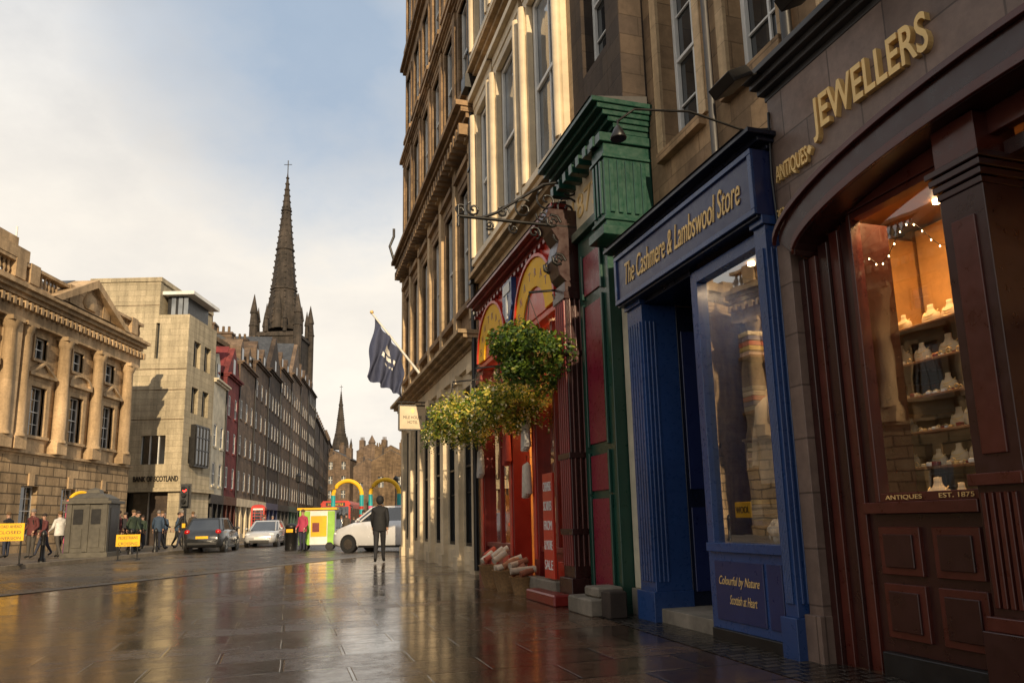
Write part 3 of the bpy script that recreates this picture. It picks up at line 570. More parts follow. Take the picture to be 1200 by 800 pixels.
def basket(lx,ly,lz,rx,rz,n,mats,seed,trail=.3):
    rd=random.Random(seed); o=Obj('hanging_basket',lw(lx,ly,lz),TH)
    lobes=[(Vector((rd.uniform(-.55,.55)*rx,rd.uniform(-.7,.7)*rx,rd.uniform(-.6,.45)*rz)),rd.uniform(.35,.62)) for _ in range(12)]
    lobes.append((Vector((0,0,0)),.65))
    for i in range(n):
        c,s_=rd.choice(lobes); d=Vector((rd.gauss(0,1),rd.gauss(0,1),rd.gauss(0,1))).normalized()
        r=rd.uniform(.55,1.08)**.6; p=c+Vector((d.x*rx*s_*r,d.y*rx*s_*r,d.z*rz*s_*r))
        if p.z<-rz*.3 and rd.random()<.5: p.z-=rd.uniform(0,trail)*rz
        sz=rd.uniform(.024,.05); a=Vector((rd.gauss(0,1),rd.gauss(0,1),rd.gauss(0,.6))).normalized(); b=a.cross(d+Vector((0,0,.3))).normalized()
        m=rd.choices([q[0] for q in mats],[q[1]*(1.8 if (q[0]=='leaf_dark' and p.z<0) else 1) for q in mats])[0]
        if m.startswith('flower'): sz*=.85
        o.add('foliage',m,[tuple(p-a*sz),tuple(p+b*sz*.55),tuple(p+a*sz),tuple(p-b*sz*.55+d*sz*.3)],[(0,1,2,3)])
    for q in range(22):
        an=rd.uniform(0,6.28); r=rx*rd.uniform(.5,1.0); L=rd.uniform(.3,.85)*rz*1.3
        for w_ in range(22):
            t=w_/22; p=Vector((r*math.cos(an)+rd.gauss(0,.025),r*math.sin(an)+rd.gauss(0,.025),-rz*.35-L*t)); sz=.026; a=Vector((rd.gauss(0,1),rd.gauss(0,1),rd.gauss(0,1))).normalized(); b=a.cross(Vector((0,.3,1))).normalized()
            o.add('foliage',rd.choice(['leaf_mid',mats[0][0],mats[-1][0] if len(mats)>3 else 'leaf_dark']),[tuple(p-a*sz),tuple(p+b*sz*.6),tuple(p+a*sz),tuple(p-b*sz*.6)],[(0,1,2,3)])
    o.lathe('basket','wicker',0,0,[(.08,-rz*.55),(.25,-rz*.4),(.33,-.05)],16)
    for a in range(3): o.tube('chains','dark',[(.3*math.cos(a*2.1),.3*math.sin(a*2.1),-.05),(0,0,rz+.35)],.006,4)
    o.tube('bracket','dark',[(0,0,rz+.35),(0,0,rz+.42),(-lx-.2,0,rz+.5)],.018,6); o.tube('bracket','dark',[(-lx-.2,0,rz+.05),(-lx*.5,0,rz+.42)],.012,5); o.done()
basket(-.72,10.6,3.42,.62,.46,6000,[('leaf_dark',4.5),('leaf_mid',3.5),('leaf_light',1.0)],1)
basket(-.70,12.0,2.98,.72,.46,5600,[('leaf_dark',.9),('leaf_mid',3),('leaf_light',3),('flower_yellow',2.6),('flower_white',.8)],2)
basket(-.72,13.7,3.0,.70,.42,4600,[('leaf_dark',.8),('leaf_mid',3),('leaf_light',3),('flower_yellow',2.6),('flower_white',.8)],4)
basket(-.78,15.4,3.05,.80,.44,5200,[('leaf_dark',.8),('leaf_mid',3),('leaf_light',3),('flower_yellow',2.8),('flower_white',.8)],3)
for (x,y,s_,cs) in((-.55,12.5,1,[(.6,.5,.38),(.45,.2,.1)]),(-.55,13.25,1.1,[(.65,.6,.5),(.5,.1,.06)]),(-.5,11.9,.8,[(.5,.4,.3),(.3,.1,.05)])):
    o=Obj('wicker_basket',lw(x,y,0),TH); rd=random.Random(int(y*10))
    o.lathe('weave','wicker',0,0,[(.17*s_,0),(.2*s_,.1),(.25*s_,.32*s_),(.27*s_,.34*s_),(.24*s_,.33*s_),(.16*s_,.05)],18)
    for i in range(9):
        a=rd.uniform(0,6.28); q=.12*s_; z=.34*s_+rd.uniform(0,.16)
        o.tube('rolled_blankets',cm(cs[i%2]),[(q*math.cos(a)-.1,q*math.sin(a),z),(q*math.cos(a)+.1,q*math.sin(a)+rd.uniform(-.08,.08),z+rd.uniform(.0,.15))],.05,9)
    o.done()
# ================================================================== LEFT SIDE
def classical(name,Yfar,length,bays,ped,wing):
    c=Obj(name,(-23.8,Yfar,0),math.pi)
    ops=[]
    for b in bays: ops+=[(b-.62,b+.62,.9,3.3),(b-.6,b+.6,5.75,8.2),(b-.45,b+.45,9.6,10.7)]
    gops=[o for o in ops if o[3]<4]; uops=[o for o in ops if o[3]>4]
    c.wall('ground_storey','rust',-.12,.4,0,length,0,4.7,gops); c.wall('upper_storey','classic',0,.4,0,length,4.95,12.2,uops)
    c.box('structure','darkst',.39,12,.02,length-.02,0,13.1); c.box('end_wall','classic',.4,12,0,.3,0,12.9); c.box('end_wall','classic',.4,12,length-.3,length,0,12.9)
    c.box('plinth','rust',-.22,0,-.05,length+.05,0,.6); c.cornice('string_course','classictrim',0,length,4.7,.25,.3,.1,2)
    for b in bays:
        c.sash(b-.62,b+.62,.9,3.3,.22,cols=3,rows=4); c.sash(b-.6,b+.6,5.75,8.2,.22,cols=3,rows=4); c.sash(b-.45,b+.45,9.6,10.7,.22,cols=2,rows=2)
        c.surround(b-.6,b+.6,5.75,8.2,'classictrim',.28,.16,'arc' if (int(b*10)%4==0 or b in ped) else 'ped'); c.surround(b-.45,b+.45,9.6,10.7,'classictrim',.12,.06)
        c.box('balustrade_panel','classictrim',-.12,.0,b-.8,b+.8,4.97,5.6)
        c.box('keystone','classictrim',-.2,.0,b-.2,b+.2,3.3,3.9)
    mids=sorted({round(b-1.58,2) for b in bays}|{round(b+1.58,2) for b in bays})
    ms=[]
    for m_ in mids:
        m_=min(max(m_,.45),length-.45)
        if not ms or m_-ms[-1]>.9: ms.append(m_)
    for m_ in ms:
        c.box('column_pedestal','classictrim',-.55,0,m_-.42,m_+.42,4.96,5.55)
        c.lathe('columns','classictrim',-.28,m_,[(.38,5.55),(.38,5.65),(.31,5.75),(.31,7.5),(.265,10.5),(.3,10.55),(.36,10.7),(.42,10.9)],14); c.box('column_capitals','classictrim',-.66,0,m_-.42,m_+.42,10.9,11.1)
    c.box('entablature','classictrim',-.35,0,-.05,length+.05,11.101,12.0); c.cornice('cornice','classictrim',-.1,length+.1,12.0,.75,.8,.1,4,dent=.4)
    c.box('parapet_base','classictrim',-.45,0,0,length,12.76,13.0); c.box('parapet_rail','classictrim',-.47,.02,0,length,13.75,13.92)
    y=.15
    while y<length:
        if not (ped and ped[0]-2.6<y<ped[0]+2.6): c.lathe('balusters','classictrim',-.22,y,[(.09,13.0),(.06,13.1),(.12,13.3),(.05,13.6),(.09,13.75)],6)
        y+=.3
    for m_ in ms: c.box('parapet_piers','classictrim',-.5,.05,m_-.35,m_+.35,13.002,14.0)
    if ped:
        p=ped[0]; w=3.4; z0=12.76
        c.prism('pediment','classic',[(p-w,z0),(p,14.6),(p+w,z0)],-.45,.5); pts=[(p-w-.3,z0),(p,14.85),(p+w+.3,z0)]; pin=[(p-w+.35,z0),(p,14.4),(p+w-.35,z0)]
        c.band('pediment_cornice','classictrim',pts,pin,-.85,.5); c.prism('roof','slate',[(p-w-.2,z0+.05),(p,14.88),(p+w+.2,z0+.05)],.51,10)
        c.lathe('pediment_carving','classictrim',-.45,p,[(.5,13.1),(.75,13.4),(.5,13.9),(.1,14.1)],10,sx=.25)
    if wing is not None:
        a,b=wing; c.box('wing_quoins','classictrim',-.5,.0,a,a+.7,4.97,11.1); c.box('wing_quoins','classictrim',-.5,.0,b-.7,b,4.97,11.1); c.box('wing_attic','classictrim',-.5,3,a,b,13.925,14.5); c.box('wing_block','classictrim',-.3,2,a+.6,b-.6,14.5,15.0)
    for q in(3,length-4): c.box('chimney','classic',4,5,q,q+2,12.9,15.4)
    c.tube('rooftop_mast','white',[(3,length*.45,13),(3,length*.45,17.5)],.05)
    c.done()
classical('classical_building',44.5,16.3,[2.7,5.85,9.0,13.2],[5.85],(11.1,15.6))
classical('classical_building',26.2,26,[2.7,5.85,9.0,12.2,15.35,18.5,21.7],[12.2],None)
# bank
b=Obj('bank_building',(-23,50,0),0)
def bx(part,mat,*a): b.box(part,mat,*a)
def ywall(o,part,mat,y0,y1,x0,x1,z0,z1,ops):
    xs=sorted({x0,x1,*[a for q in ops for a in q[:2] if x0<a<x1]})
    for a,c in zip(xs,xs[1:]):
        m_=(a+c)/2; z=z0
        for q in sorted(ops,key=lambda q:q[2]):
            if q[0]<m_<q[1] and q[3]>z0 and q[2]<z1:
                if q[2]>z: o.box(part,mat,a,c,y0,y1,z,q[2])
                z=max(z,q[3])
        if z<z1: o.box(part,mat,a,c,y0,y1,z,z1)
ywall(b,'front_wall','bank',0,.4,-7.2,-2.2,3.9,18.7,[(-2.9,-2.2,5.5,7.5),(-2.35,-2.2,13,15.6),(-5.6,-4.7,13.6,14.5)])
ywall(b,'front_wall','bank',0.02,.4,-2.2,0,3.9,16.2,[(-2.2,-1.2,5.5,7.5),(-2.2,-2.1,13,15.6)])
bx('window_glass','wg',-3,-1.1,.25,.3,5.4,7.6); bx('window_glass','wg',-2.4,-2.0,.25,.3,12.9,15.7); bx('window_glass','wg',-5.7,-4.6,.25,.3,13.5,14.6)
for x in(-2.95,-2.35,-1.75,-1.25): bx('window_mullions','white' ,x,x+.06,.15,.25,5.5,7.5)
for z in(8.6,10.7,12.2,16.9): bx('shadow_gaps','brown',-7.2,-2.21 if z>16 else -.01,-.012,-.002,z,z+.05)
bx('structure','bank',-7.2,-2.21,.41,9,3.9,18.6); bx('structure','darkst',-2.2,-.4,.41,4.8,0,16.1)
bx('parapet','bank',-7.3,-2.1,-.08,9,18.7,19.0); bx('penthouse','dark',-2.0,-.6,.8,4.5,16.2,17.8); bx('penthouse_roof','white',-2.19,.1,.3,4.9,17.8,18.05)
for x in(-1.7,-1.2,-.8): bx('penthouse_glass','wgb',x,x+.3,.74,.8,16.4,17.7)
sops=[(1.0,2.1,z,z+1.9) for z in(5.6,9.2,12.6)]+[(2.8,3.9,z,z+1.9) for z in(5.6,9.2,12.6)]
b.wall('street_wall','bank',-.4,-.001,0.4,4.8,3.9,16.2,sops)
for o_ in sops: bx('street_glass','wg',-.3,-.25,o_[0]-.05,o_[1]+.05,o_[2],o_[3]); bx('street_mullions','dark',-.25,-.15,(o_[0]+o_[1])/2-.04,(o_[0]+o_[1])/2+.04,o_[2],o_[3])
bx('oriel','dark',-.1,.35,1.2,3.6,5.4,8.4); bx('oriel_glass','wg',.35,.37,1.3,3.5,5.6,8.2)
for y in(1.3,1.85,2.4,2.95,3.5): bx('oriel_mullions','dark',.37,.42,y-.05,y+.05,5.5,8.3)
for z in(6.6,7.5): bx('oriel_mullions','dark',.371,.415,1.3,3.5,z-.04,z+.04)
bx('ground_pier','bank',-7.2,-4.2,.0,.6,0,3.6); bx('ground_pier','bank',-.8,-.01,.0,.7,0,3.6); bx('entrance_glass','wg',-4.2,-.8,1.0,1.05,0,3.6); bx('entrance_frames','white',-2.6,-2.5,.9,1.0,0,3.6); bx('rear_ground','bank',-7.2,-4.3,.61,9,0,3.6)
bx('street_base','bank',-.4,-.005,1.2,4.8,0,3.6); bx('canopy','bank',-4.5,.3,-.3,5,3.6,3.88); bx('rear_ground','bank',-7.2,-4.51,.0,9,3.6,3.899)
b.text('sign_lettering','dark','BANK OF SCOTLAND',0,3.1,0,.38,0,.03,M3=Matrix.Translation((-3.25,-.02,4.3))@Matrix(((1,0,0,0),(0,0,-1,0),(0,1,0,0),(0,0,0,1))),bold=.01)
b.done()
RD=math.radians(189.1)
def tenement(s0,w,H,mat,seed,gable=False,roofm='slate',st=3.2,base=(-23,54.8),ang=RD,dep=11,name='unseen_shade_tenement',shopm=None,fr='white',pitch=1.9,chim=True):
    d=Vector((math.sin(ang),-math.cos(ang)))
    far=Vector(base)+d*(s0+w); t=Obj(name,(far.x,far.y,0),ang); rd=random.Random(seed)
    n=max(1,int(w/pitch)); cs=[w*(i+.5)/n for i in range(n)]; ops=[]; z=4.3; fl=[]
    while z+1.9<H-.3: fl.append(z); z+=st
    for z in fl: ops+=[(c-.45,c+.45,z,z+1.75) for c in cs]
    t.wall('wall',mat,0,.35,0,w,3.6,H,ops); t.box('structure',mat,.351,dep,.01,w-.01,0,H-.02)
    for z in fl:
        for c in cs: t.sash(c-.45,c+.45,z,z+1.75,.10,fr,rd.choice(['wg','wgb','wgb']),2,2,t=.09); t.box('sills',mat,-.08,.1,c-.55,c+.55,z-.15,z)
    sm=shopm or rd.choice(['redd','navy','green','dark','maroon','blue','cream']); t.box('shopfront',sm,-.15,.3,.0,w,2.9,3.6)
    x=0
    while x<w-.3: t.box('shop_piers',sm,-.1,.3,x,x+.3,0,2.9); x+=max(1.6,w/3)
    t.box('shop_window','wg',.12,.15,.05,w-.05,.5,2.9); t.box('shop_riser',sm,.05,.2,.05,w-.05,0,.5)
    t.cornice('eaves',mat,0,w,H,.3,.35,.3,2)
    rh=2.6
    if gable:
        t.prism('gable',mat,[(0,H+.3),(w/2,H+.3+w*.55),(w,H+.3)],0,.5); t.prism('roof',roofm,[(-.1,H+.25),(w/2,H+.45+w*.55),(w+.1,H+.25)],.501,dep)
        t.box('gable_window','wg',-.01,.02,w/2-.4,w/2+.4,H+.6,H+1.9)
    else:
        t.prism('roof',roofm,[(0,H+.31),(3.6,H+rh+.31),(dep-3,H+rh+.31),(dep,H+.31)],.02,w-.02,'y')
        for i in range(max(1,int(w/3.4))):
            y=w*(i+.5)/max(1,int(w/3.4)); t.prism('dormers',mat,[(y-.7,H+.32),(y-.7,H+1.9),(y,H+2.7),(y+.7,H+1.9),(y+.7,H+.32)],.25,3); t.box('dormer_windows','wg',.2,.24,y-.4,y+.4,H+.6,H+1.8)
    if chim:
        for y in([.1,w-1.3] if w>6 else [w-1.2]):
            hh=rd.uniform(2.2,4); t.box('chimney',mat,2.5,5.5,y,y+1.1,H,H+hh); t.box('chimney_cap',mat,2.4,5.6,y-.1,y+1.2,H+hh,H+hh+.2)
            for q in range(5): t.lathe('chimney_pots','brown',2.9+q*.55,y+.55,[(.15,H+hh+.2),(.13,H+hh+.9)],6)
    t.tube('downpipe','dark',[(-.08,.15,0),(-.08,.15,H)],.07,6); t.done()
M['redst']=stone('red_sandstone',(.26,.06,.055),(.19,.045,.045),.6,.3,dirt=.5); M['redtile']=stone('red_roof',(.25,.05,.05),(.2,.04,.045),.3,.2,dirt=.4)
M['sooty2']=stone('sooty_brown',(.18,.12,.08),(.11,.08,.06),.55,.28,dirt=.6); M['greyst']=stone('grey_brown_stone',(.25,.175,.12),(.16,.115,.085),.55,.28,dirt=.6)
tenement(0,4.2,12.2,'render',1,st=3.0,chim=False,shopm='dark')
tenement(4.2,4.8,13.5,'redst',2,True,'redtile',st=3.0,shopm='maroon',chim=False)
specs=[(9,7,15.6,'greyst'),(16,7.5,17.2,'sooty2'),(23.5,8,18.0,'darkst'),(31.5,9,19.8,'sooty2'),(40.5,9,21,'greyst'),(49.5,9,22.2,'sooty2'),(58.5,10,22.5,'darkst')]
for i,(s0,w,H,m_) in enumerate(specs): tenement(s0,w-.02,H,m_,10+i,i in(2,4))
for i,(s0,w,H,m_) in enumerate([(0,12,19,'darkst'),(12.05,14,19,'sooty2'),(26.1,16,19,'darkst'),(42.2,20,20,'sooty2')]): tenement(s0,w,H,m_,30+i,False,base=(-33.8,122.5),ang=math.radians(191.5),pitch=2.4)
t=Obj('unseen_shade_tenement',(-34,58,0),0); t.box('walls','brown',0,8,0,10,0,17.2); t.box('chimney','brown',1,3,.5,2,17.2,19.5); t.box('chimney','brown',5,7.4,.5,2,17.2,19); t.box('parapet','brown',-.2,8.2,-.2,10.2,17.2,17.6)
for x in(1.5,4,6.3): t.box('windows','wg',x,x+.9,-.02,.01,14,15.7)
for q in range(4): t.lathe('chimney_pots','brown',1.3+q*.45,1.2,[(.14,19.5),(.12,20.2)],6); t.lathe('chimney_pots','brown',5.3+q*.5,1.2,[(.14,19),(.12,19.7)],6)
t.done()
t=Obj('unseen_shade_tenement',(-5,-30,0),0); ops=[(x,x+1.1,z,z+1.9) for z in(4.2,7.6,11) for x in(1.5,4.5,7.5,10.5,13.5,16.5,19.5,22.5,25.5)]  # unseen block added behind the camera to shade the near shopfronts and paving
ywall(t,'wall','tan',6.6,7,0,28,0,14.6,ops); t.box('structure','darkst',.01,27.99,0,6.58,0,14.5); t.box('window_glass','wg',.1,27.9,6.62,6.66,3.9,13.4); t.prism('roof','slate',[(0,14.61),(3.5,16.6),(7,14.61)],.0,28,'x'); t.done()
def block(X0,X1,Y,H,mat,seed,crown=0):
    o=Obj('distant_tenement',(X0,Y,0),0); w=X1-X0; rd=random.Random(seed); ops=[]; z=3.8
    n=max(2,int(w/2.3)); cs=[w*(i+.5)/n for i in range(n)]
    while z<H-2.2: ops+=[(c-.5,c+.5,z,z+1.8) for c in cs]; z+=3.3
    ywall(o,'wall',mat,0,.4,0,w,0,H,ops); o.box('structure',mat,0.01,w-.01,.45,12,0,H-.01); o.box('window_glass','wgb',.1,w-.1,.3,.33,3.6,H-.2)
    for q in ops: o.box('window_frames','white',(q[0]+q[1])/2-.06,(q[0]+q[1])/2+.06,.22,.29,q[2],q[3]); o.box('window_frames','white',q[0],q[1],.22,.28,(q[2]+q[3])/2-.06,(q[2]+q[3])/2+.06)
    o.prism('roof','slate',[(-.2,H),(w/2,H+w*.3),(w+.2,H)],0.1,12,'y'); o.prism('gable',mat,[(0,H),(w/2,H+w*.3-.1),(w,H)],-.02,.099,'y')
    for x in(.2,w-1.4): 
        hh=rd.uniform(2,3); o.box('chimney',mat,x,x+1.2,2,4,H,H+hh)
        for q in range(3): o.lathe('chimney_pots','brown',x+.25+q*.35,3,[(.13,H+hh),(.11,H+hh+.8)],6)
    for i in range(crown): 
        x=w*(i+.5)/crown; o.lathe('turrets',mat,x,1,[(.8,H),(.8,H+2),(1,H+2.1),(.05,H+4)],8,False)
    o.done()
block(-44,-38,168,16,'greyst',1); block(-38.05,-31,175,18.5,'greyst',2,1); block(-31.05,-25,165,17,'brown',3); block(-31,-25.5,140,12,'greyst',4); block(-24,-17.5,122,11.5,'brown',5); block(-17.3,-6,112,10,'sooty2',6)
block(-52,-45,190,19,'greyst',8)
def spire(name,X,Y,w,zt,zs,tip,mat,detail=True):
    o=Obj(name,(X,Y,0),0); hw=w/2
    ywall(o,'tower',mat,-hw,-hw+.8,-hw,hw,0,zt,[(-.9,.9,zt*.72,zt*.92),(-.9,.9,zt*.45,zt*.62)]); o.box('tower_core',mat,-hw,hw,-hw+.81,hw,0,zt)
    for z in(zt*.42,zt*.68,zt-.8): 
        o.box('string_courses',mat,-hw-.25,hw+.25,-hw-.25,hw+.25,z,z+.5)
    for sx in(-1,1):
        for sy in(-1,1):
            P=w/8.5
            for q,(r_,z0,z1) in enumerate(((.95,0,zt*.6),(.8,zt*.6,zt+1))): o.lathe('buttresses',mat,sx*hw,sy*hw,[(r_*P,z0),(r_*P,z1)],8,False)
            o.lathe('pinnacles',mat,sx*hw,sy*hw,[(.95*P,zt+1),(.8*P,zt+1.3),(.62*P,zt+3.5*P),(.8*P,zt+3.7*P),(.04,zt+7.5*P)],8,False)
            if detail:
                for a in(0,1): o.lathe('small_pinnacles',mat,sx*(hw*.42 if a else hw),sy*(hw if a else hw*.42),[(.35,zt),(.3,zt+2.2),(.45,zt+2.3),(.03,zt+5)],6,False)
    r0=w*.37
    prof=[(r0,zs)]; nseg=12
    for i in range(1,nseg+1):
        t=i/nseg; r=r0*(1-t)+.06; z=zs+(tip-zs)*t; 
        if i in(3,6,9): prof+=[(r+.0,z-.25),(r+.22*(w/8.5),z-.15),(r+.22*(w/8.5),z+.15),(r,z+.25)]
        else: prof.append((r,z))
    o.lathe('spire',mat,0,0,prof,8,False,rot=math.pi/8)
    for a in range(8):
        an=a*math.pi/4+math.pi/8
        for i in range(1,26):
            t=i/26; r=r0*(1-t)+.06; z=zs+(tip-zs)*t; s_=.17*w/8.5*(1.1-t*.4)
            o.box('crockets',mat,r*math.cos(an)-s_,r*math.cos(an)+s_,r*math.sin(an)-s_,r*math.sin(an)+s_,z-s_,z+s_)
    for sx,sy in((0,-1),(1,0),(-1,0)):
        px,py=sx*r0*.85,sy*r0*.85
        o.lathe('lucarnes',mat,px,py,[(.9*w/8.5,zs),(.8*w/8.5,zs+3.5*w/8.5),(.05,zs+7.5*w/8.5)],4,False,rot=math.pi/4); o.lathe('lucarnes',mat,px*.55,py*.55,[(.5*w/8.5,zs+11*w/8.5),(.05,zs+14.5*w/8.5)],4,False,rot=math.pi/4)
    o.tube('finial_cross','dark',[(0,0,tip-.5),(0,0,tip+2.6*w/8.5)],.07*w/8.5+.03,5); o.tube('finial_cross','dark',[(-.8*w/8.5,0,tip+1.7*w/8.5),(.8*w/8.5,0,tip+1.7*w/8.5)],.06,5)
    o.done()
M['spirest']=stone('spire_stone',(.08,.064,.052),(.05,.042,.035),.7,.35,dirt=.6)
spire('church_spire',-40.4,124,7.6,34,35,65.2,'spirest'); spire('church_spire',-49.0,204,5,21,22,39,'spirest',False)
# ================================================================== GROUND
def sheet(name,pts,z,mat):
    me=D.meshes.new(name); me.from_pydata([(x,y,z) for x,y in pts],[],[list(range(len(pts)))]); me.materials.append(mat); o=D.objects.new(name,me); COL.objects.link(o); return o
GA=ground('asphalt',(.05,.045,.04),(.05,.046,.042),3,3,.001,0,.35,.6,.3,(.045,.04,.04))
GC=ground('cobbles',(.13,.105,.08),(.08,.067,.052),.22,.13,.02,.0,.2,.45,.9,(.02,.018,.016),spec=.5)
GP=ground('wet_paving',(.12,.072,.044),(.05,.031,.020),1.0,.55,.018,-TH,.05,.20,.5,(.008,.006,.005),bn=.6,wet=.9)
GL=ground('pavement_slabs',(.16,.14,.11),(.12,.10,.085),.9,.6,.01,0,.25,.5,.4,(.04,.035,.03))
GS=ground('setts',(.06,.048,.038),(.03,.025,.02),.16,.11,.02,TH*-1,.12,.35,1.0,(.008,.007,.006),bn=1.)
sheet('ground',[(-1500,-600),(1500,-600),(1500,2500),(-1500,2500)],0,GA)
sheet('cobbled_road',[(-15,-20),(-4,-20),(-4,60),(-10,130),(-33,125),(-20.5,60),(-15,45)],.004,GC)
sheet('paving',[(-17,-12),(12,-12),(12,8),(lw(1,26.0)[0],lw(1,26.0)[1]),(lw(-.2,27.2)[0],lw(-.2,27.2)[1]),(-4.9,26.3),(-5.6,24.1),(-9,13.1),(-13,1)],.008,GP)
p=[lw(-.85,-3),lw(0,-3),lw(0,10.2),lw(-.5,10.2)]
sheet('sett_strip',[(a[0],a[1]) for a in p],.012,GS)
pv=Obj('pavement'); pv.box('slabs','GL',-23.9,-15.2,-15,44.6,0,.12); pv.box('kerb','KB',-15.2,-14.95,-15,44.6,0,.125)
M['GL']=GL; M['KB']=M['pstone']; pv.done()
pv=Obj('pavement'); pv.prism('slabs','GL',[(-24,50.1),(-18.5,50.1),(-19,60),(-30,125),(-34,125)],0,.12,'z'); pv.done()
ks=Obj('kerb')
line=[(-13,1),(-9,13.1),(-5.6,24.1),(-4.9,26.3)]
for (a,bb) in zip(line,line[1:]):
    d=Vector((bb[0]-a[0],bb[1]-a[1])).normalized(); n_=Vector((-d.y,d.x))*.16
    ks.prism('kerbstones','GL',[(a[0]-n_.x,a[1]-n_.y),(bb[0]-n_.x,bb[1]-n_.y),(bb[0]+n_.x,bb[1]+n_.y),(a[0]+n_.x,a[1]+n_.y)],.0,.02,'z')
ks.done()
# ================================================================== PEOPLE
def person(loc,head,jk,tr,hair=(.03,.02,.015),stride=.0,scale=1.,hood=False,bag=False,arm=.0):
    vs=[];rs=[];es=[]
    def v(p,r,par=None):
        vs.append(p); rs.append(r if isinstance(r,tuple) else (r,r)); i=len(vs)-1
        if par is not None: es.append((par,i))
        return i
    lean=.03 if stride else 0
    pe=v((0,0,.95),(.15,.115)); wa=v((0,.01,1.10),(.145,.11),pe); ch=v((0,lean,1.30),(.165,.125),wa); sh_=v((0,lean,1.43),(.12,.09),ch)
    ne=v((0,lean+.015,1.51),.052,sh_); h1=v((0,lean+.03,1.60),(.068,.078),ne); h2=v((0,lean+.025,1.69),(.07,.085),h1)
    hands=[]; ax=.205
    for s in(-1,1):
        sw=s*stride
        s1=v((s*.165,lean,1.41),.068,sh_); e1=v((s*.215,lean-sw*.35-.02,1.14),.052,s1); w1=v((s*ax,lean-sw*.6+.06+arm*.15,.90+arm*.12),.033,e1); hands.append((s,Vector(vs[w1])))
        pm=v((s*(ax-.003),vs[w1][1]+.015,vs[w1][2]-.08),(.018,.034),w1)
        hp=v((s*.085,0,.87),.10,pe); kn=v((s*.085,sw*.42+.02,.50),.068,hp); an=v((s*.085,sw*.95-(.05 if sw<0 else 0),.10+(.06 if sw<0 else 0)),.045,kn); v((s*.10,vs[an][1]+.16,.045+(.01 if sw<0 else 0)),.04,an); 
    me=D.meshes.new('body'); me.from_pydata(vs,es,[]); ob=D.objects.new('body',me); COL.objects.link(ob)
    md=ob.modifiers.new('s','SKIN'); md.use_smooth_shade=True
    for i,r in enumerate(rs): me.skin_vertices[0].data[i].radius=r
    me.skin_vertices[0].data[0].use_root=True
    sb=ob.modifiers.new('u','SUBSURF'); sb.levels=2; sb.render_levels=2
    dg=bpy.context.evaluated_depsgraph_get(); m2=D.meshes.new_from_object(ob.evaluated_get(dg)); D.objects.remove(ob)
    for q in (cm(jk),cm(tr),'skin','rubber'): m2.materials.append(M[q])
    for f in m2.polygons:
        c=f.center; f.use_smooth=True
        f.material_index=3 if c.z<.11 else (2 if (abs(c.x)>.165 and c.z<.90+arm*.12) else (1 if c.z<.93 else (0 if c.z<1.50 else 2)))
    P=Obj('person',loc,head); P.e.scale=(scale,)*3
    bo=D.objects.new('body',m2); COL.objects.link(bo); bo.parent=P.e
    P.lathe('jacket_hem',cm(jk),0,lean*.3,[(.185,.84),(.19,.86),(.178,1.02),(.17,1.2),(.16,1.32)],16,sy=.74); P.lathe('collar',cm(jk),0,lean+.01,[(.09,1.44),(.075,1.53),(.06,1.53)],12)
    hc=cm(hair); P.ell('hair',hc,(0,lean+.01,1.705),(.083,.098,.085))
    if hood: P.ell('hood',cm(jk),(0,lean-.01,1.66),(.105,.115,.13))
    P.ell('nose','skin',(0,lean+.125,1.635),(.012,.02,.02),6,5)
    for s in(-1,1):
        P.ell('eyes','dark',(s*.028,lean+.108,1.655),(.010,.006,.007),6,4); P.ell('ears','skin',(s*.077,lean+.02,1.64),(.01,.02,.03),6,5)
    P.ell('mouth',cm((.35,.1,.09)),(0,lean+.108,1.595),(.022,.006,.006),6,4)
    for s,w in hands:
        for f in range(4):
            y=w.y+.015+(f-1.5)*.017; L=[.06,.075,.07,.055][f]
            P.tube('fingers','skin',[(s*(ax-.003),y,w.z-.10),(s*(ax-.005),y+.004,w.z-.13-L*.4),(s*(ax-.013),y+.008,w.z-.13-L)],[.009,.008,.006],5)
        P.tube('thumb','skin',[(s*(ax-.01),w.y+.035,w.z-.06),(s*(ax-.02),w.y+.06,w.z-.095),(s*(ax-.02),w.y+.062,w.z-.12)],[.01,.009,.007],5)
    if bag:
        P.box('rucksack',cm((.03,.03,.035)),-.14,.14,lean-.28,lean-.12,1.02,1.42)
        for s in(-1,1): P.tube('rucksack_straps','rubber',[(s*.1,lean-.14,1.4),(s*.11,lean,1.49),(s*.11,lean+.13,1.35),(s*.12,lean+.02,1.05)],.014,5)
    P.done(.0); return P
rd=random.Random(21)
person((-3.85,20.9,.008),.12,(.012,.012,.014),(.018,.018,.022),stride=.30,scale=1.06,hood=True,arm=.3)
person((-9.05,31.3,.004),math.pi*.9,(.45,.05,.10),(.03,.03,.06),(.12,.06,.03),arm=.8)
JC=[(.05,.05,.07),(.02,.02,.02),(.12,.03,.03),(.04,.07,.12),(.25,.23,.2),(.08,.06,.04),(.03,.05,.03),(.03,.03,.04)]
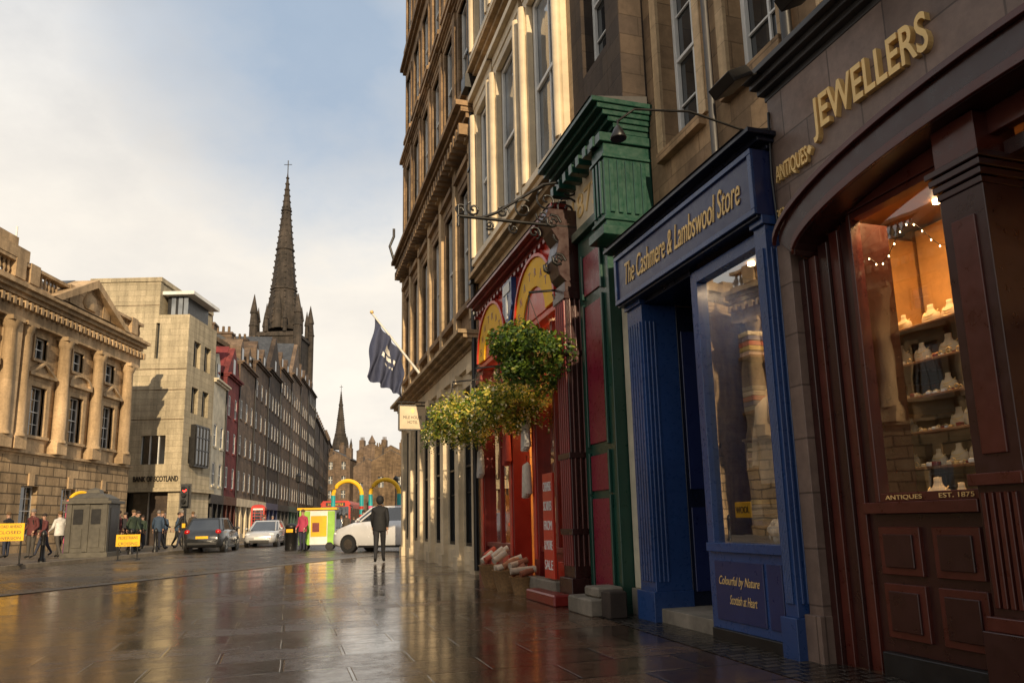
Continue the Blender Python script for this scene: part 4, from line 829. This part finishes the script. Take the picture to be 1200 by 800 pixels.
pp=[(-17,27.4,.12,(.75,.73,.7)),(-17.9,27.2,.12,None),(-18.6,29,.12,None),(-17.0,30.9,.12,None),(-17.3,32,.12,None),(-17,33,.12,None),(-16.3,33.5,.12,None),(-16.9,35,.12,None),(-17.6,36.5,.12,None),(-16.4,36.2,.12,None),(-18.2,38,.12,None),(-16.9,38.5,.12,None),(-17.8,52,.12,None),(-17.2,50,.0,None),(-18.2,55,.12,None),(-12.3,52,.004,None),(-10.8,47,.004,None),(-9.4,49,.004,None),(-7.4,36,.004,None),(-18.3,34.5,.12,None),(-18.9,36.5,.12,None),(-19.5,40,.12,None),(-17.9,41,.12,None),(-14.5,58,.004,None),(-13.2,60,.004,None),(-18.0,33.2,.12,None),(-17.7,34.3,.12,None),(-18.4,35.6,.12,None),(-17.2,37.4,.12,None),(-18.9,39.0,.12,None),(-19.2,37.8,.12,None),(-16.5,31.6,.12,None),(-19.5,28.2,.12,None)]
for i,(x,y,z,c) in enumerate(pp):
    person((x,y,z),rd.uniform(0,6.28),c or rd.choice(JC),rd.choice([(.03,.035,.06),(.02,.02,.02),(.08,.07,.06)]),rd.choice([(.03,.02,.015),(.15,.09,.04),(.25,.22,.2)]),stride=rd.choice([0,.2,.28]),scale=rd.uniform(.94,1.04),bag=rd.random()<.3,arm=rd.uniform(0,.8))
# ================================================================== VEHICLES
def car(name,loc,head,bodyc,L=4.3,W=1.78,H=1.46,hatch=True,tall=0.):
    bm_='car_paint_%s'%bodyc[0]; 
    if bm_ not in M: M[bm_]=paint(bm_,bodyc[1],.2,.04,metal=.2,coat=1.,bump=0,grime=.12)
    c=Obj(name,loc,head); h=L/2; hw=W/2; belt=.92+tall*.3
    st=[(-h,.42,.60,.78),(-h+.08,.28,.95,.86),(-h+.5,.22,belt+.02,.97),(-.6,.2,belt,1.),(.5,.2,belt-.01,1.),(h-1.05,.2,belt-.06,.99),(h-.35,.22,.80+tall*.15,.93),(h-.06,.26,.68+tall*.1,.84),(h,.38,.55,.74)]
    vs=[];n=12
    for (y,z0,z1,w) in st:
        q=hw*w; zm=z0+(z1-z0)*.5
        for (x,z) in((-q*.88,z0),(-q*.98,z0+.1),(-q,zm),(-q*.965,z1-.05),(-q*.90,z1),(-q*.4,z1+.03),(q*.4,z1+.03),(q*.90,z1),(q*.965,z1-.05),(q,zm),(q*.98,z0+.1),(q*.88,z0)): vs.append((x,y,z))
    fs=[(i*n+j,i*n+(j+1)%n,(i+1)*n+(j+1)%n,(i+1)*n+j) for i in range(len(st)-1) for j in range(n)]+[list(range(n)),list(range((len(st)-1)*n,len(st)*n))]
    c.add('body',bm_,vs,fs,True)
    yb0,yt0,yt1,yb1=-h+.18,-h+.62,h-2.05,h-1.05
    if tall: yt1+=.25
    zb=belt-.02; zr=H
    def gh(part,mat,e,za,zb_):
        def L_(a,b,t): return a+(b-a)*t
        rows=[]
        for z,t in((za,(za-zb)/(zr-zb)),(zb_,(zb_-zb)/(zr-zb))):
            y0=L_(yb0,yt0,t)-e; y1=L_(yb1,yt1,t)+e; x=L_(hw*.92,hw*.72,t)+e
            rows.append([(-x*.88,y0,z),(x*.88,y0,z),(x,y0+.25,z),(x,y1-.3,z),(x*.85,y1,z),(-x*.85,y1,z),(-x,y1-.3,z),(-x,y0+.25,z)])
        vs=rows[0]+rows[1]; c.add(part,mat,vs,[(i,(i+1)%8,(i+1)%8+8,i+8) for i in range(8)]+[list(range(8,16))])
        return rows
    r=gh('windows','wg',0,zb,zr-.05); r2=gh('roof',bm_,.012,zr-.07,zr)
    for i in range(8):
        a=Vector(r[0][i]);b_=Vector(r[1][i]); c.tube('pillars',bm_,[a,b_],.035,6)
    for s in(-1,1): c.tube('b_pillars',bm_,[(s*hw*.915,-.15,zb),(s*hw*.74,-.2,zr-.07)],.035,6)
    for s in(-1,1):
        for y in(-h+.8,h-.85):
            c.tube('tyres','rubber',[(s*(hw-.2),y,.32),(s*(hw+.005),y,.32)],.32,20); c.tube('wheel_rims','chrome',[(s*(hw-.01),y,.32),(s*(hw+.015),y,.32)],.2,12); c.tube('wheel_arches','dark',[(s*(hw-.22),y,.34),(s*(hw-.002),y,.34)],.37,20)
        c.ell('tail_lamps','tail',(s*hw*.74,-h+.12,.82+tall*.3),(.14,.09,.11),8,6); c.ell('headlamps','head',(s*hw*.68,h-.16,.66+tall*.08),(.19,.12,.08),8,6)
        c.ell('mirrors',bm_,(s*(hw+.08),h-1.35,belt+.05),(.09,.06,.06),8,5)
        c.box('sills','dark',s*(hw-.05)-.02,s*(hw-.05)+.02,-h+1.2,h-1.3,.19,.27)
        c.box('door_handles','dark',s*(hw+.005)-.012,s*(hw+.005)+.012,-.1,.08,belt-.14,belt-.11); c.box('door_shuts','dark',s*(hw-.003)-.004,s*(hw-.003)+.006,-.22,-.205,.35,belt-.06)
    c.box('number_plate','white',-.26,.26,h-.02,h+.02,.42,.53); c.box('number_plate','yellow',-.26,.26,-h-.02,-h+.03,.62,.73); c.box('bumper_grille','dark',-.5,.5,h-.06,h+.01,.28,.38); c.box('rear_bumper','dark',-.6,.6,-h-.01,-h+.1,.36,.46)
    c.done()
car('parked_car',(-14.05,34.2,.004),.16,('charcoal',(.025,.027,.03)),L=4.0,W=1.74,H=1.52,tall=.3)
car('parked_car',(-13.9,41.0,.004),math.pi+.16,('silver',(.5,.5,.5)),L=4.1,W=1.7,H=1.42)
car('parked_car',(-5.0,29.6,.004),math.radians(70),('white',(.75,.75,.76)),L=4.5,W=1.85,H=1.78,tall=1)
car('parked_car',(-12.3,49,.004),math.pi,('charcoal',(.025,.027,.03)),H=1.45)
b=Obj('red_bus',(-15.2,62,.004),.1)
prof=[(-1.2,.35),(1.2,.35),(1.25,.6),(1.25,2.85),(1.05,3.1),(-1.05,3.1),(-1.25,2.85),(-1.25,.6)]
b.prism('body','red',prof,-0,9,'y'); b.box('windscreen','wg',-1.1,1.1,-.03,.0,1.3,2.6); b.box('destination_panel','dark',-.8,.8,-.035,0,2.65,2.95); b.text('destination_text','yellow','23 CASTLE',0,1.3,0,.18,0,.005,M3=Matrix.Translation((-.65,-.04,2.7))@Matrix(((1,0,0,0),(0,0,-1,0),(0,1,0,0),(0,0,0,1))))
for s in(-1,1):
    for i in range(6): b.box('side_windows','wg',s*1.25-.01,s*1.262,.3+i*1.42,1.55+i*1.42,1.4,2.5)
    for y in(1.6,7.2): b.tube('wheels','rubber',[(s*.95,y,.48),(s*1.27,y,.48)],.48,18)
    b.box('headlamps','head',s*.95-.15,s*.95+.15,-.03,0,.75,.95); b.tube('mirrors','dark',[(s*1.2,0,2.7),(s*1.45,-.25,2.6),(s*1.45,-.25,2.2)],.05)
b.box('bumper','white',-1.2,1.2,-.06,0,.4,.6); b.done(.04)
# ================================================================== STREET FURNITURE
o=Obj('phone_box',(-19.0,54.3,.12),.2); 
for sx in(-1,1):
    for sy in(-1,1): o.box('posts','red',sx*.42-.05,sx*.42+.05,sy*.42-.05,sy*.42+.05,.1,2.15)
o.box('base','red',-.5,.5,-.5,.5,0,.12); o.box('glass','wg',-.4,.4,-.4,.4,.3,2.1); o.box('kick','red',-.43,.43,-.43,.43,.12,.4); o.box('header','red',-.49,.49,-.49,.49,2.15,2.32); o.box('telephone_sign','white',-.35,.35,-.495,-.48,2.18,2.29)
o.lathe('domed_roof','red',0,0,[(.68,2.32),(.68,2.36),(.6,2.46),(.4,2.55),(.05,2.6)],4,False,rot=math.pi/4)
for i in range(1,8): o.box('glazing_bars','red',-.4,.4,-.43,-.405,.4+i*.22,.43+i*.22); o.box('glazing_bars','red',.405,.43,-.4,.4,.4+i*.22,.43+i*.22)
for x in(-.22,.22): o.box('glazing_bars','red',x-.015,x+.015,-.435,-.404,.4,2.15); o.box('glazing_bars','red',.404,.435,x-.015,x+.015,.4,2.15)
o.done()
o=Obj('police_box',(-15.9,27.6,.12),.12)
M['pbox']=paint('grey_green_paint',(.10,.09,.07),.5,.3)
o.box('plinth','pbox',-.82,.82,-.6,.6,0,.18); o.box('walls','pbox',-.74,.74,-.52,.52,.18,1.95); o.box('cornice','pbox',-.86,.86,-.64,.64,1.95,2.06); o.box('blocking','pbox',-.7,.7,-.5,.5,2.06,2.16); o.lathe('roof','pbox',0,0,[(.95,2.16),(.6,2.32),(.35,2.36),(.3,2.48),(.03,2.56)],4,False,sy=.75,rot=math.pi/4)
for x in(-.62,0,.62): o.box('pilasters','pbox',x-.09,x+.09,-.56,-.52,.2,1.95)
for x in(-.31,.31): o.box('windows','dark',x-.17,x+.17,-.53,-.515,1.2,1.75); o.box('panels','pbox',x-.17,x+.17,-.545,-.52,.35,1.05)
o.box('side_door','dark',.74,.755,-.35,.35,.2,1.8); o.done(.008)
def ysign(loc,w,h,z,txt,rot=0,legs=True):
    o=Obj('yellow_sign',loc,rot); o.box('panel','yellow',-w/2,w/2,-.015,.015,z,z+h)
    mm=Matrix(((1,0,0,0),(0,0,-1,0),(0,1,0,0),(0,0,0,1)))
    for i,t in enumerate(txt): o.text('lettering','dark',t,0,w*.8,0,h/len(txt)*.5,0,.002,M3=Matrix.Translation((-w*.4,-.017,z+h-(i+.8)*h/len(txt)))@mm)
    for x in(-w*.4,w*.4): o.tube('posts','dark',[(x,.05,0),(x,.03,z+h)],.025,6)
    o.box('feet','dark',-w*.45,-w*.35,-.25,.3,0,.04); o.box('feet','dark',w*.35,w*.45,-.25,.3,0,.04); o.done()
ysign((-15.15,22.0,.12),.75,.52,.72,['ROAD AHEAD','CLOSED','DIVERSION'],.3); ysign((-14.0,26.6,0),.8,.42,.5,['PEDESTRIANS','CROSSING'],.2)
o=Obj('traffic_light',(-15.6,34.6,.12),0.15); o.tube('pole','dark',[(0,0,0),(0,0,2.9)],.055); o.box('head','dark',-.16,.16,-.3,-.06,2.0,2.95); o.box('backboard','dark',-.24,.24,-.06,-.03,1.9,3.05)
for i,(m_) in enumerate(['lgreen','yellow','redlight']):
    mt=m_ if m_=='redlight' else 'dark'; o.tube('lamps',mt,[(0,-.305,2.16+i*.3),(0,-.32,2.16+i*.3)],.09,14); o.tube('hoods','dark',[(0,-.30,2.24+i*.3),(0,-.46,2.22+i*.3)],.1,10)
o.box('push_button','yellow',-.07,.07,-.14,-.05,1.0,1.2); o.done()
for y in [12,15,18,21,24,29.5,31.5,37,40.5]:
    o=Obj('bollard',(-15.4,y,.12),0); o.lathe('post','dark',0,0,[(.11,0),(.11,.1),(.07,.15),(.06,.8),(.09,.85),(.08,.95),(.02,1.02)],12); o.done()
def arch(loc,w,h,cols,rot,R=.13):
    o=Obj('festival_arch',loc,rot); r=w/2
    o.tube('leg',cols[0],[(-r,0,0),(-r,0,h-r)],R,12); o.tube('leg',cols[2],[(r,0,0),(r,0,h-r)],R,12)
    o.tube('hoop',cols[1],[(r*math.cos(math.pi*i/16),0,h-r+r*math.sin(math.pi*i/16)) for i in range(17)],R,12)
    for s in(-r,r):
        for z in(.5,1.0,1.5,2.0): o.tube('bands',cols[3],[(s,0,z),(s,0,z+.18)],R+.006,12)
    for s in(-r,r): o.lathe('foot','dark',s,0,[(.3,0),(.3,.06),(.14,.1)],12)
    o.done()
arch((-10.3,45,.004),1.75,3.75,['teal','yellow','teal','red'],0); arch((-7.9,44.5,.004),1.75,3.75,['teal','yellow','teal','pink'],0); arch((-17.6,29.6,.12),1.0,2.5,['purple','yellow','purple','pink'],1.05,.07)
o=Obj('information_kiosk',(-8.75,32.6,.004),.15)
o.box('cabinet','white',-.75,.75,-.4,.4,.25,1.75); o.box('side_panel','lgreen',-.76,-.3,-.42,-.401,.25,1.7); o.box('side_panel','lgreen',.45,.76,-.42,-.401,.25,1.7); o.box('poster','yellow',-.27,.42,-.415,-.402,.6,1.5); o.box('roof','yellow',-.85,.85,-.5,.5,1.75,1.85)
o.box('poster_picture','redd',-.2,.1,-.42,-.416,.8,1.2); 
for x in(-.55,.55): o.tube('wheels','rubber',[(x,-.45,.18),(x,-.38,.18)],.18,14); o.tube('wheels','rubber',[(x,.38,.18),(x,.45,.18)],.18,14)
o.done(.015)
o=Obj('litter_bin',(-10.2,33.5,.004),0); o.lathe('body','dark',0,0,[(.25,0),(.27,.05),(.27,1.0),(.3,1.02),(.22,1.15),(.05,1.2)],14); o.box('slot','yellow',-.15,.15,-.29,-.25,.8,.95); o.done()
for (x,y) in((-20.2,68),(-24.5,92),(-12.2,75)):
    o=Obj('street_lamp',(x,y,.0),0); o.lathe('post','dark',0,0,[(.14,0),(.12,.8),(.07,1),(.05,5)],10); o.lathe('lantern','dark',0,0,[(.05,5),(.22,5.15),(.26,5.6),(.3,5.65),(.05,5.95)],6,False); o.done()
# ================================================================== LIGHT, SKY, CAMERA
sd=Vector((.23,-.973,0)).normalized(); el=math.radians(20)
sv=Vector((sd.x*math.cos(el),sd.y*math.cos(el),math.sin(el)))
sl=D.lights.new('sun','SUN'); sl.energy=5; sl.angle=math.radians(.6); sl.color=(1,.78,.50); so=D.objects.new('sun',sl); COL.objects.link(so); so.rotation_euler=sv.to_track_quat('Z','Y').to_euler(); so.location=(10,-20,40)
w=D.worlds.new('World'); SC.world=w; w.use_nodes=True; nt=w.node_tree; nt.nodes.clear()
wo=N(nt,'OutputWorld'); bg=N(nt,'Background'); nt.links.new(bg.outputs[0],wo.inputs[0]); bg.inputs[1].default_value=.1
sk=N(nt,'TexSky',sky_type='NISHITA'); sk.sun_disc=False; sk.sun_elevation=el; sk.sun_rotation=math.atan2(sd.x,sd.y); sk.dust_density=1.5
tc=N(nt,'TexCoord'); sp=N(nt,'SeparateXYZ'); nt.links.new(tc.outputs['Generated'],sp.inputs[0])
zz=mth(nt,'ADD',mth(nt,'MAXIMUM',sp.outputs[2],0.0),.35); cb=N(nt,'CombineXYZ'); nt.links.new(mth(nt,'DIVIDE',sp.outputs[0],zz),cb.inputs[0]); nt.links.new(mth(nt,'DIVIDE',sp.outputs[1],zz),cb.inputs[1])
nA=noise(nt,cb.outputs[0],1.1,9,.55); nB=noise(nt,cb.outputs[0],2.6,8,.6); nC=noise(nt,cb.outputs[0],.9,7,.55)
vd=N(nt,'VectorMath',operation='DOT_PRODUCT'); nt.links.new(tc.outputs['Generated'],vd.inputs[0]); vd.inputs[1].default_value=Vector((-.24,.80,.55)).normalized()
hole=rng(nt,vd.outputs['Value'],.955,.999,0,.36)
cov=mth(nt,'SUBTRACT',mth(nt,'ADD',mth(nt,'MULTIPLY',nA,.45),mth(nt,'MULTIPLY',nB,.55)),hole)
cm_=rng(nt,cov,.10,.40,.22,1)
low=rng(nt,sp.outputs[2],.36,.60,0,1)
cc=mixc(nt,low,(10.6,9.8,8.6),(8.2,8.3,8.4)); dk=mixc(nt,low,(8.8,8.3,7.6),(4.9,5.2,5.7))
cc2=mixc(nt,rng(nt,mth(nt,'ADD',mth(nt,'MULTIPLY',nC,.55),mth(nt,'MULTIPLY',nB,.45)),.42,.58,0,.95),cc,dk)
blue=mixc(nt,.6,sk.outputs[0],(4.2,5.8,7.8))
nt.links.new(mixc(nt,cm_,blue,cc2),bg.inputs[0])
cam=D.cameras.new('camera'); co=D.objects.new('camera',cam); COL.objects.link(co)
co.matrix_world=Matrix.Translation((0,0,1.1))@Matrix.Rotation(math.radians(100),4,'X')@Matrix.Rotation(math.radians(-1.3),4,'Z')
cam.sensor_width=36; cam.lens=25.4; cam.shift_y=.0504; cam.clip_end=4000; cam.clip_start=.05; SC.camera=co
SC.view_settings.view_transform='Standard'; SC.view_settings.look='None'; SC.view_settings.exposure=0
